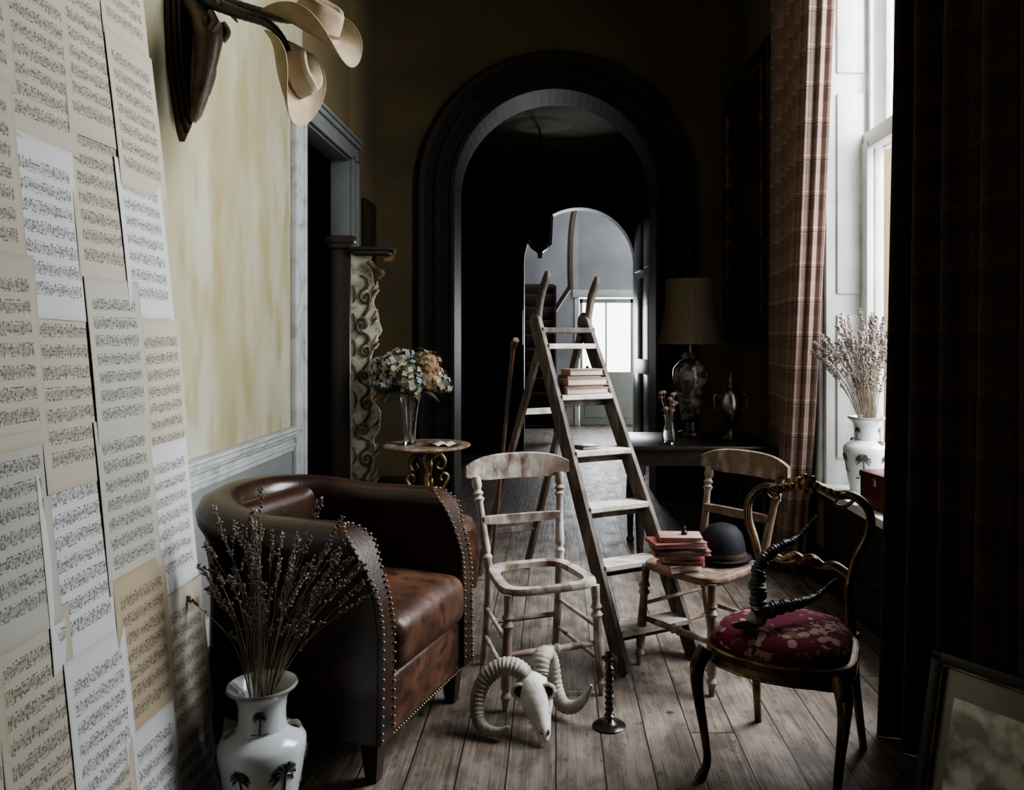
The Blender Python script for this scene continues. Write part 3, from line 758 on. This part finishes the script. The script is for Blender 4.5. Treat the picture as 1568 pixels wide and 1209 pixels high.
b.lathe([(.012,0),(.014,.01),(.005,.02),(.008,.03),(.002,.036)],M_iron,c=(.02,0,z),seg=10)
b.done()
b=B('bowler_hat',(.752,3.58,.466),30)
b.lathe([(.0,.160),(.03,.158),(.062,.146),(.089,.115),(.101,.068),(.103,.022),(.104,.014),(.118,.008),(.133,.012),(.135,.016),(.128,.010),(.104,.003),(.09,.003)],M_blackfelt,seg=32,caps=False)
b.lathe([(.1032,.02),(.1045,.022),(.1038,.04),(.1025,.04)],M_band,seg=32,caps=False)
b.done()
b=B('book_stack',(.135,4.10,1.175),27.6)
z=0
for i,(w,d,h,rz,m) in enumerate(((.25,.13,.032,1,M_pink2),(.23,.115,.010,-3,M_bookb),(.24,.12,.038,2,M_pink2),(.20,.11,.012,-2,M_bookb),(.19,.12,.032,-4,M_pink2))):
    book(b,(.006*(-1)**i,0,z),w,d,h,rz,m); z+=h+.0005
b.done()
b=B('notebook',(.20,3.99,.910),27.6); book(b,(-.05,0,0),.10,.09,.014,4,M_blackwood); b.done()

b=B('pedestal_table',(-.85,5.3,0))
b.lathe([(.0,.735),(.27,.735),(.285,.742),(.288,.75),(.28,.756),(.27,.758),(.0,.758)],M_worn2,seg=48)
b.lathe([(.10,.70),(.11,.735)],M_gilt,seg=24)
b.lathe([(.03,.10),(.045,.14),(.03,.2),(.028,.32),(.05,.38),(.055,.44),(.03,.5),(.028,.6),(.045,.65),(.03,.70)],M_gilt,seg=20)
for k in range(4):
    a=k*math.pi/2+.35; c,s=math.cos(a),math.sin(a)
    def q(r,z): return (r*c,r*s,z)
    b.tube([q(.03,.66),q(.08,.69),q(.12,.64),q(.10,.59),q(.065,.60),q(.075,.635)],[.014,.013,.012,.010,.008,.005],M_gilt,8,6)
    b.tube([q(.05,.40),q(.10,.46),q(.14,.53),q(.11,.56),q(.085,.53),q(.10,.51)],[.013,.013,.012,.010,.008,.005],M_gilt,8,6)
    b.tube([q(.05,.40),q(.11,.38),q(.13,.32),q(.10,.29),q(.08,.32)],[.013,.012,.011,.009,.005],M_gilt,8,6)
    b.tube([q(.03,.2),q(.1,.19),q(.17,.10),q(.22,.03),q(.26,.02)],[.022,.02,.018,.016,.018],M_gilt,8,6)
b.done()
b=B('open_book',(-.74,5.22,.758),-10)
for sx in (-1,1):
    b.grid(lambda u,v:(sx*.11*u,-.08+.16*v,.004+.018*math.sin(min(1,u*1.6)*math.pi)*.8),10,2,M_page)
    b.box((sx*.056,0,.003),(.115,.165,.004),M_brownwood,.001)
b.done(60,False)
b=B('glass_vase',(-.96,5.26,.759))
b.lathe([(.0,.0),(.040,.0),(.046,.01),(.042,.03),(.040,.08),(.048,.18),(.060,.27),(.066,.31),(.062,.31),(.056,.27),(.044,.18),(.035,.08),(.034,.03),(.0,.02)],M_glass,seg=12)
for k in range(9):
    a=k*.7; b.tube([(.015*math.cos(a),.015*math.sin(a),.03),(.01*math.cos(a+2),.01*math.sin(a+2),.18),(.04*math.cos(a+.5),.04*math.sin(a+.5),.36)],.004,M_stem,5,4)
gv=b.done()
b=B('hydrangea_bouquet',(-.96,5.26,.759))
heads=[((-.11,0,.44),.10,0),((.0,-.06,.47),.11,1),((.13,-.02,.44),.10,2),((.06,.06,.53),.10,0),((-.06,.06,.54),.10,1),((-.19,.02,.50),.085,1),((.19,.05,.40),.085,1),((.03,-.08,.40),.09,0),((-.10,-.06,.52),.09,1),((.13,-.05,.53),.085,2),((-.17,-.02,.40),.08,0)]
for (c,r,ty) in heads:
    for i in range(80):
        d=V((random.gauss(0,1),random.gauss(0,1),random.gauss(0,1))).normalized()
        if d.z<-.6: continue
        p=V(c)+d*r*random.uniform(.88,1.05)
        m={0:[M_hyc,M_hyc,M_hyb],1:[M_hyb,M_hyc,M_hyc],2:[M_hyt,M_hyc,M_hyt]}[ty][random.randrange(3)]
        x=d.orthogonal().normalized(); x=Matrix.Rotation(random.uniform(0,6.28),3,d)@x; y=d.cross(x)
        for k in range(4):
            a=k*math.pi/2; u=x*math.cos(a)+y*math.sin(a); w=x*-math.sin(a)+y*math.cos(a); s_=.017
            b.quad([p,p+u*s_*.7+w*s_*.55+d*.004,p+u*s_*1.3+d*random.uniform(-.002,.006),p+u*s_*.7-w*s_*.55+d*.004],m)
    b.ell(V(c),r*.86,M_hyt if ty==2 else M_leaf,10)
for k in range(10):
    a=k*.63+.2; c,s=math.cos(a),math.sin(a); L=random.uniform(.12,.19)
    b.grid(lambda u,v:(c*(.04+L*u)-s*(v-.5)*.07*math.sin(math.pi*min(.98,u+.02)),s*(.04+L*u)+c*(v-.5)*.07*math.sin(math.pi*min(.98,u+.02)),.36+.02*u-.10*u*u+.02*abs(v-.5)),8,2,M_leaf)
b.tube([(0,0,.33),(0,0,.45)],[.03,.08],M_leaf,8,2)
b.done(180,False,parent=gv)

# ornate carved mirror on left
b=B('ornate_carved_mirror',(-1.31,5.42,0),0)
b.box((-.15,.0,1.08),(.13,.04,2.08),M_blackwood,.008); b.box((-.15,-.0,2.13),(.20,.10,.05),M_blackwood,.012); b.box((-.15,-.0,2.09),(.16,.08,.04),M_blackwood,.01)
outl=[(-.075,0)]
for i in range(81):
    z=2.02*i/80; outl.append((.085+.026*math.sin(z*9)+.016*math.sin(z*21+1)+.008*math.sin(z*47),z))
outl.append((-.075,2.02))
b.ext(outl,.03,M_greenpaint,M=Matrix.Rotation(math.radians(90),3,'X'),c=(0,0,.0))
def scroll(cx,cz,r,sg,turn=1.3,mat=M_scroll,w=.008,a0=0):
    pts=[]
    for i in range(24):
        t=i/23; a=sg*(t*turn*2*math.pi)+a0; rr=r*(1-.82*t)
        pts.append((cx+rr*math.cos(a),-.022,cz+rr*math.sin(a)*1.25))
    b.tube(pts,[w,w*1.4,w*1.1,w*.6],mat,6,1); b.ell(pts[-1],(w*1.4,w,w*1.4),mat,8)
rs=random.Random(4)
z=.12
k=0
while z<1.88:
    sg=1 if k%2 else -1; r=rs.uniform(.036,.052)
    scroll(.02+sg*.012,z,r,sg,a0=(math.pi/2 if sg>0 else -math.pi/2)+rs.uniform(-.3,.3))
    b.tube([(.02+sg*.01,-.02,z+r*1.2),(.045,-.024,z+r*1.6+.03),(.02-sg*.03,-.02,z+r*1.5+.075)],[.010,.009,.003],M_scroll,6,5)
    for j in range(3):
        b.tube([(.07,-.02,z+.02*j),(.095,-.026,z+.02+.022*j),(.118-.006*j,-.02,z+.05+.028*j)],[.004,.010,.003],M_greenpaint if j!=1 else M_gilt,6,5)
    b.tube([(-.055,-.02,z-.04),(-.04,-.024,z+.02),(-.06,-.02,z+.08)],[.003,.007,.003],M_scroll,6,4)
    z+=r*1.5+.115; k+=1
b.box((.06,0,2.04),(.26,.12,.03),M_trimd,.01); b.box((.07,0,2.065),(.30,.14,.025),M_trimd,.008)
b.tube([(.16,-.05,1.98),(.21,-.05,2.0),(.23,-.05,2.05),(.20,-.05,2.07)],[.02,.018,.014,.01],M_giltdark,8,5)
b.tube([(.05,-.05,1.98),(.10,-.05,1.93),(.15,-.05,1.90),(.12,-.05,1.86)],[.02,.022,.016,.008],M_giltdark,8,5)
b.done()
b=B('small_picture_frame'); b.b2((XL,6.78,2.10),(XL+.04,7.18,2.66),M_blackwood,.01); b.b2((XL+.035,6.84,2.17),(XL+.045,7.12,2.59),M_canvas,.002); b.done()
b=B('framed_oil_painting',(0,0,0))
y0,y1,z0,z1=5.66,7.12,1.45,3.62
for (a,c) in (((1.50,y0,z0),(1.595,y0+.16,z1)),((1.50,y1-.16,z0),(1.595,y1,z1)),((1.50,y0,z0),(1.595,y1,z0+.16)),((1.50,y0,z1-.16),(1.595,y1,z1))):
    b.b2(a,c,M_blackwood,.02)
for (a,c) in (((1.49,y0+.12,z0+.12),(1.55,y0+.17,z1-.12)),((1.49,y1-.17,z0+.12),(1.55,y1-.12,z1-.12)),((1.49,y0+.12,z0+.12),(1.55,y1-.12,z0+.17)),((1.49,y0+.12,z1-.17),(1.55,y1-.12,z1-.12))):
    b.b2(a,c,M_giltdark,.01)
b.b2((1.55,y0+.14,z0+.14),(1.56,y1-.14,z1-.14),M_canvas,.001)
b.done()

b=B('side_table',(-.06,0,0))
b.box((1.0,5.40,.765),(.92,.78,.03),M_blackwood,.01); b.box((1.0,5.40,.70),(.86,.72,.10),M_blackwood,.006)
b.box((1.0,5.045,.70),(.5,.015,.07),M_blackwood,.005); b.ell((1.0,5.03,.70),.012,M_brass,8)
for x in (.60,1.40):
    for y in (5.07,5.73): b.turned((x,y,0),(x,y,.66),[(0,.02),(.03,.03),(.06,.018),(.2,.022),(.5,.03),(.8,.022),(.84,.036),(.88,.022),(.9,.036),(1,.036)],M_blackwood)
b.done()
b=B('table_lamp',(.945,5.56,.780))
b.lathe([(.085,0),(.09,.01),(.085,.03),(.06,.04),(.055,.10),(.07,.115),(.05,.12)],M_blackwood,seg=28)
b.lathe([(.05,.12),(.06,.13),(.075,.20),(.10,.30),(.125,.40),(.12,.47),(.08,.52),(.05,.54),(.055,.57),(.06,.58)],M_chin,seg=32)
b.tube([(0,0,.57),(0,0,.70)],.01,M_brass,8,1)
b.lathe([(.225,.65),(.21,.72),(.185,.84),(.172,.96),(.175,1.08),(.172,1.08),(.168,.96),(.181,.84),(.206,.72),(.221,.65)],M_shade,seg=12,caps=False)
b.lathe([(.228,.64),(.23,.655),(.225,.66)],M_band,seg=12,caps=False); b.lathe([(.176,1.07),(.180,1.085),(.174,1.09)],M_band,seg=12,caps=False)
for k in range(3):
    b.tube([(0,0,1.06),(.17*math.cos(k*2.1),.17*math.sin(k*2.1),1.075)],.003,M_brass,4,1)
b.tube([(0,0,.7),(0,0,1.06)],.004,M_brass,5,1)
b.done()
b=B('silver_urn',(1.17,5.3,.780))
b.lathe([(.055,0),(.06,.012),(.035,.03),(.015,.06),(.02,.10),(.05,.14),(.075,.20),(.08,.26),(.065,.31),(.035,.34),(.045,.355),(.05,.37),(.03,.39),(.012,.42),(.02,.44),(.003,.46)],M_silver,seg=28)
for sx in (-1,1): b.tube([(sx*.07,0,.29),(sx*.11,0,.30),(sx*.105,0,.22),(sx*.075,0,.20)],.006,M_silver,6,5)
b.done()
b=B('glass_jug',(.74,5.13,.780))
b.lathe([(.0,0),(.05,0),(.052,.01),(.055,.06),(.04,.11),(.035,.15),(.045,.19),(.042,.19),(.032,.15),(.037,.11),(.05,.06),(.045,.015),(0,.012)],M_glass,seg=20)
for k in range(16):
    a=k*2.4; r=.02+.07*((k*7)%5)/5; zz=.27+.06*math.sin(k*1.7)
    b.tube([(0,0,.03),(r*.3*math.cos(a),r*.3*math.sin(a),.15),(r*math.cos(a),r*math.sin(a),zz)],.002,M_stem,4,3)
    b.ell((r*math.cos(a),r*math.sin(a),zz),(.018,.018,.014),M_bud if k%2 else M_bookb,8)
b.done()

# ---------------------------------------------------------------- vases with lavender
def palm(b,f,cz,a0,s):
    def P(da,z): r=f(z)+.0012; a=a0+da; return (r*math.cos(a),r*math.sin(a),z)
    b.tube([P(0,cz-.05*s),P(.03*s,cz),P(0,cz+.03*s)],[.0035*s,.003*s],M_palm,5,4)
    for k in range(9):
        t=-2.2+k*.55; L=.035*s
        dx=math.sin(t)*L; dz=math.cos(t)*L
        b.tube([P(0,cz+.03*s),P(dx*.55/f(cz),cz+.03*s+dz*.6+.006*s),P(dx/f(cz),cz+.03*s+dz*.8-.008*s)],[.003*s,.006*s,.001],M_palm,5,3,flat=(1,1))
    for dx in (-.02,.0,.02):
        b.tube([P(dx*s/f(cz)*1.4-.1,cz-.055*s),P(dx*s/f(cz)*1.4+.1,cz-.052*s)],.003*s,M_palm,5,1)
def big_vase(name,loc,s,rz):
    b=B(name,loc,rz)
    prof=[(.0,0),(.085,0),(.09,.005),(.092,.012),(.10,.06),(.118,.16),(.130,.235),(.130,.262),(.118,.280),(.085,.297),(.073,.305),(.070,.33),(.070,.37),(.076,.40),(.096,.425),(.104,.432),(.102,.438),(.09,.43),(.068,.40),(.062,.37),(.062,.31),(.05,.28)]
    prof=[(r*s,z*s) for r,z in prof]
    b.lathe(prof,M_ceramic,seg=48)
    full=prof[1:16]
    def f(z):
        for (r0,z0),(r1,z1) in zip(full,full[1:]):
            if z0<=z<=z1: return r0+(r1-r0)*(z-z0)/max(1e-6,z1-z0)
        return full[-1][0]
    for k in range(6): palm(b,f,(.165 if k%2 else .18)*s,k*1.047,(1.25 if k%2 else .9)*s)
    for k in range(3): palm(b,f,.345*s,k*2.1+.4,.6*s)
    b.lathe([(f(.298*s)+.0005,.288*s),(f(.30*s)+.003,.295*s),(f(.305*s)+.0008,.303*s)],M_gband,seg=40,caps=False)
    b.lathe([(.1*s,.424*s),(.1055*s,.431*s),(.1045*s,.4375*s)],M_gband,seg=40,caps=False)
    for sx in (-1,1):
        b.tube([(sx*.078*s,0,.30*s),(sx*.10*s,0,.302*s),(sx*.112*s,0,.288*s)],[.008*s,.009*s,.006*s],M_gband,6,4)
    return b.done()
def lavender(name,loc,n,hmin,hmax,sx,sy,rin,budm,lean=(0,0),seed=1,curl=.08,br=.006,parent=None):
    rnd=random.Random(seed); b=B(name,loc)
    for i in range(n):
        a=rnd.uniform(0,2*math.pi); q=math.sqrt(rnd.random()); h=rnd.uniform(hmin,hmax)*(1-.35*q*q)
        tx,ty=sx*q*math.cos(a)+lean[0]*q,sy*q*math.sin(a)+lean[1]*q
        p0=V((rin*.4*math.cos(a),rin*.4*math.sin(a),-.16)); p1=V((rin*q*math.cos(a),rin*q*math.sin(a),0))
        p2=V((tx*.5+rnd.uniform(-.01,.01),ty*.5,h*.55)); p3=V((tx+curl*rnd.uniform(-.4,.4),ty+curl*rnd.uniform(-.2,.2),h))
        P=cr([p0,p1,p2,p3],6)
        b.tube(P,[.0016,.0012],M_stem,4,1)
        L=len(P); m=rnd.choice(budm)
        st=int(L*.55) if rnd.random()<.35 else int(L*.74)
        cl=[]
        for j in range(st,L-1):
            for k in range(3):
                cl.append(P[j].lerp(P[j+1],k/3))
        cl.append(P[-1])
        for j,c in enumerate(cl):
            dense=j>len(cl)*.5
            if not dense and rnd.random()<.7: continue
            for k in range(3 if dense else 2):
                off=V((rnd.uniform(-1,1),rnd.uniform(-1,1),rnd.uniform(-.3,.8))).normalized()
                b.octa(c+off*br*.9,br*.62,br*1.9,off+(P[-1]-P[-2]).normalized()*.8,m)
        if rnd.random()<.45:
            c=P[st]; e=c+V((rnd.uniform(-.05,.05),rnd.uniform(-.03,.03),rnd.uniform(.04,.09)))
            b.tube([c,e],.001,M_stem,4,1)
            for k in range(9):
                off=V((rnd.uniform(-1,1),rnd.uniform(-1,1),rnd.uniform(-.5,1))).normalized()
                b.octa(c.lerp(e,.5+.06*k)+off*br*.8,br*.6,br*1.8,off+V((0,0,1)),m)
    return b.done(180,False,parent=parent)
v1=big_vase('palm_vase',(-.875,2.38,.0),.97,20)
lavender('dried_lavender',(-.875,2.38,.42),54,.36,.60,.29,.10,.05,[M_bud,M_bud,M_bud2],lean=(.06,0),seed=3,curl=.10,br=.0064,parent=v1)
v2=big_vase('palm_vase',(1.73,4.42,.60),.97,-60)
lavender('dried_lavender',(1.73,4.42,1.02),95,.40,.62,.22,.16,.05,[M_bud2,M_bud2,M_bud],lean=(-.07,0),seed=5,curl=.10,br=.0085,parent=v2)
b=B('wooden_box',(1.68,3.98,.60),8)
b.box((0,0,.075),(.18,.28,.15),M_boxred,.006); b.box((0,0,.165),(.19,.29,.035),M_boxred,.008); b.box((0,0,.185),(.05,.05,.006),M_brass,.002); b.box((-.093,0,.14),(.006,.03,.04),M_brass,.002)
b.done()

# ---------------------------------------------------------------- ram skull, candlestick
b=B('ram_skull')
rings=[]
prof=[((-.075,3.05,.150),.034,.040),((-.085,3.02,.165),.056,.050),((-.087,2.985,.160),.060,.054),((-.075,2.95,.135),.054,.046),((-.062,2.92,.105),.038,.036),((-.050,2.89,.075),.028,.027),((-.040,2.865,.048),.022,.020),((-.033,2.845,.028),.015,.013),((-.031,2.838,.020),.006,.006)]
for i,(c,w,h) in enumerate(prof):
    c=V(c); T=(V(prof[min(i+1,len(prof)-1)][0])-V(prof[max(i-1,0)][0])).normalized(); X=T.cross(V((0,0,1))).normalized(); Y=X.cross(T)
    rings.append([c+X*w*math.cos(2*math.pi*k/18)+Y*h*math.sin(2*math.pi*k/18)*(1 if math.sin(2*math.pi*k/18)>0 else .8) for k in range(18)])
b.loft(rings,M_bone)
for sx in (-1,1):
    b.ell((-.080+sx*.050,2.950,.150),(.022,.014,.022),M_blackwood,12)
    b.tube([(-.080+sx*.052+.027*math.cos(a),2.948,.150+.026*math.sin(a)) for a in [i*.7 for i in range(10)]],.007,M_bone,6,1)
    b.ell((-.036+sx*.012,2.850,.047),(.006,.014,.008),M_blackwood,8)
    b.tube([(-.078+sx*.05,3.0,.11),(-.06+sx*.035,2.94,.065),(-.04+sx*.018,2.87,.025)],[.014,.010,.006],M_bone,8,4)
    b.tube([(-.08+sx*.062,2.96,.13),(-.065+sx*.05,2.93,.11),(-.055+sx*.035,2.90,.088)],[.008,.007,.004],M_bone,6,4)
b.tube([(-.105,2.99,.190),(-.15,2.995,.220),(-.205,3.0,.218),(-.262,2.99,.178),(-.288,2.965,.115),(-.283,2.93,.055),(-.25,2.90,.032),(-.20,2.88,.034),(-.168,2.875,.055)],[.036,.039,.038,.037,.034,.031,.027,.021,.015,.006],M_horn,14,14,ridge=(.06,34),flat=(1,.85))
b.tube([(-.06,3.0,.190),(-.052,3.03,.235),(-.035,3.085,.235),(-.015,3.12,.18),(.0,3.10,.10),(.03,3.06,.05),(.075,3.03,.055),(.115,3.01,.10),(.137,3.0,.150)],[.034,.036,.035,.033,.031,.028,.023,.016,.006],M_horn,14,14,ridge=(.06,34),flat=(1,.85))
b.done(50)
b=B('barley_twist_candlestick',(.203,2.99,0))
b.lathe([(.0,0),(.060,0),(.062,.005),(.055,.010),(.040,.014),(.022,.02),(.014,.032),(.020,.040),(.012,.048)],M_twist,seg=28)
for k in range(2):
    pts=[(.0085*math.cos(t*.62+k*math.pi),.0085*math.sin(t*.62+k*math.pi),.045+.17*t/40) for t in range(41)]
    b.tube(pts,.0085,M_twist,8,1)
b.lathe([(.008,.21),(.018,.22),(.010,.23),(.012,.245),(.030,.252),(.030,.258),(.016,.262),(.016,.275),(.012,.275),(.012,.26)],M_twist,seg=20)
b.done()

# ---------------------------------------------------------------- framed picture leaning, lower right
TL=V((1.0,2.1,.635)); W=V((.58,-.815,0)).normalized(); BL=V((.862,2.0,.012)); H=(TL-BL); h=H.length; Hn=H.normalized(); Nn=W.cross(Hn).normalized()
MM=Matrix((W,Hn,Nn)).transposed()
b=B('leaning_framed_print')
w=.46
def fb(u0,u1,v0,v1,n0,n1,mat,r=.004):
    c=BL+W*(u0+u1)/2+Hn*(v0+v1)/2+Nn*(n0+n1)/2; b.box(c,(u1-u0,v1-v0,n1-n0),mat,r,M=MM)
fb(0,.028,0,h,-.02,.012,M_blackwood);fb(w-.028,w,0,h,-.02,.012,M_blackwood);fb(0,w,0,.028,-.02,.012,M_blackwood);fb(0,w,h-.028,h,-.02,.012,M_blackwood)
fb(.026,.034,.026,h-.026,-.01,.008,M_gilt);fb(w-.034,w-.026,.026,h-.026,-.01,.008,M_gilt);fb(.026,w-.026,.026,.034,-.01,.008,M_gilt);fb(.026,w-.026,h-.034,h-.026,-.01,.008,M_gilt)
fb(.03,w-.03,.03,h-.03,-.016,-.004,M_mount,.001); fb(.065,w-.065,.08,h-.10,-.006,-.002,M_print,.0005)
b.done()

# ---------------------------------------------------------------- horned mount and hats
b=B('horned_head_mount')
shield=[(-.0,-.64),(.03,-.60),(.07,-.50),(.115,-.36),(.14,-.18),(.145,0),(.13,.15),(.09,.24),(.05,.27),(0,.30),(-.05,.27),(-.09,.24),(-.13,.15),(-.145,0),(-.14,-.18),(-.115,-.36),(-.07,-.50),(-.03,-.60)]
MS=Matrix(((0,0,1),(1,0,0),(0,1,0)))
for k,o_ in ((1,.012),(.9,.03),(.8,.045)):
    b.ext([(u*k,v*(k*.6+.4)) for u,v in shield],.02,M_plaque,M=MS,c=(XL+o_,3.50,2.96))
dx=-.04; dz=-.06
hp=[((-1.57,3.46,2.98),.05,.07),((-1.52,3.46,2.96),.075,.085),((-1.475,3.46,2.90),.078,.075),((-1.465,3.46,2.82),.062,.065),((-1.475,3.46,2.73),.046,.055),((-1.49,3.46,2.64),.038,.045),((-1.505,3.46,2.56),.036,.038),((-1.52,3.46,2.49),.028,.028),((-1.53,3.46,2.455),.012,.012)]
rings=[]
for i,(c,w_,h_) in enumerate(hp):
    c=V(c)+V((dx,0,dz)); h_*=.85; rings.append([c+V((h_*math.cos(2*math.pi*k/16),w_*math.sin(2*math.pi*k/16),.25*h_*math.cos(2*math.pi*k/16)*(-1))) for k in range(16)])
b.loft(rings,M_brownhead)
for sy in (-1,1):
    b.ell((-1.445+dx,3.46+sy*.060,2.87+dz),(.024,.020,.026),M_blackhorn,10)
    b.tube([(-1.43+dx,3.46+sy*.062,2.91+dz),(-1.41+dx,3.46+sy*.068,2.87+dz),(-1.43+dx,3.46+sy*.062,2.83+dz)],.014,M_brownhead,8,5)
    b.tube([(-1.50+dx,3.46+sy*.04,2.95+dz),(-1.44+dx,3.46+sy*.08,2.99+dz),(-1.38+dx,3.46+sy*.10,2.93+dz)],[.02,.03,.01],M_brownhead,8,4,flat=(1,.4))
    b.tube([(-1.46+dx,3.46+sy*.03,2.78+dz),(-1.46+dx,3.46+sy*.034,2.68+dz),(-1.48+dx,3.46+sy*.03,2.58+dz)],[.012,.014,.006],M_brownhead,6,4)
b.tube([(-1.54,3.43,2.93),(-1.45,3.41,2.885),(-1.34,3.40,2.84),(-1.23,3.40,2.80),(-1.16,3.40,2.73),(-1.12,3.40,2.64)],[.030,.028,.024,.020,.014,.006],M_blackhorn,12,10,ridge=(.05,30))
b.tube([(-1.54,3.49,2.96),(-1.42,3.53,2.93),(-1.30,3.54,2.90),(-1.18,3.53,2.87),(-1.08,3.52,2.87),(-1.0,3.50,2.90)],[.030,.028,.024,.020,.014,.006],M_blackhorn,12,10,ridge=(.05,30))
b.done()
def hat(name,loc,axis,front,s=1,seed=0):
    b=B(name,loc)
    Z=V(axis).normalized(); Y=V(front); Y=(Y-Z*Y.dot(Z)).normalized(); X=Y.cross(Z)
    M=Matrix((X,Y,Z)).transposed()
    prof=[(.0,.105),(.25,.105),(.5,.112),(.7,.120),(.86,.118),(.95,.10),(.98,.07),(1.0,.035),(1.03,.004),(1.10,0),(1.35,.0),(1.6,.004),(1.85,.012),(2.05,.022),(2.10,.026)]
    nu=56
    def fn(u,v):
        a=2*math.pi*u; x=v*(len(prof)-1); i=min(int(x),len(prof)-2); f=x-i
        r=prof[i][0]*(1-f)+prof[i+1][0]*f; z=prof[i][1]*(1-f)+prof[i+1][1]*f
        rx,ry=.082,.10
        px,py=rx*r*math.cos(a),ry*r*math.sin(a)
        if r<=1.0:
            z-= .045*math.exp(-(px/.022)**2)*(1 if z>.09 else 0)*(.6+.4*math.sin(a)*-1)
            if py>0.03 and z>.05: px*=(1-.35*min(1,(py-.03)/.05)*(z-.05)/.07)
        else:
            e=(r-1.0)/1.1
            z+=.060*e*e*(math.cos(2*a)*1.0)+.012*math.sin(3*a+seed)*e; 
        return M@(V((px,py,z))*s)
    b.grid(fn,nu,56,M_felt,closeu=True)
    def fb_(u,v):
        a=2*math.pi*u; return M@(V((.082*1.02*math.cos(a),.10*1.02*math.sin(a),.006+.022*v))*s)
    b.grid(fb_,40,2,M_band,closeu=True)
    o=b.done(180,True); sd=o.modifiers.new('felt','SOLIDIFY'); sd.thickness=.004
    return o
hat('felt_cowboy_hat',(-1.045,3.45,2.79),(.48,-.38,.78),(.84,0,-.54),1.08,1)
hat('felt_cowboy_hat',(-1.125,3.38,2.565),(.93,-.20,.22),(.28,.05,-.96),.98,3)

# ---------------------------------------------------------------- lights
def area(name,loc,rot,sx,sy,power,col=(1,1,1)):
    l=bpy.data.lights.new(name,'AREA'); l.shape='RECTANGLE'; l.size=sx; l.size_y=sy; l.energy=power; l.color=col
    o=bpy.data.objects.new(name,l); o.location=loc; o.rotation_euler=[math.radians(a) for a in rot]; sc.collection.objects.link(o); return o
area('window_daylight',(3.1,3.7,3.7),(0,65,0),3.4,3.0,620,(.95,.97,1.0))
area('door_daylight',(.88,13.95,1.6),(-90,0,0),1.1,1.5,110,(.95,.97,1.0))
area('stair_daylight',(1.9,12.2,4.3),(0,25,0),1.0,1.0,20,(.92,.95,1.0))
w=bpy.data.worlds.new('overcast_sky'); sc.world=w; w.use_nodes=True
bg=w.node_tree.nodes['Background']; bg.inputs[0].default_value=(.93,.96,1,1); bg.inputs[1].default_value=4.5

cam=bpy.data.cameras.new('camera'); co=bpy.data.objects.new('camera',cam); sc.collection.objects.link(co)
co.location=(0,0,1.45); co.rotation_euler=(math.radians(90),0,0)
cam.lens=28; cam.sensor_width=36; cam.sensor_fit='HORIZONTAL'; cam.shift_x=-.0421; cam.shift_y=-.0539; cam.clip_start=.05
sc.camera=co
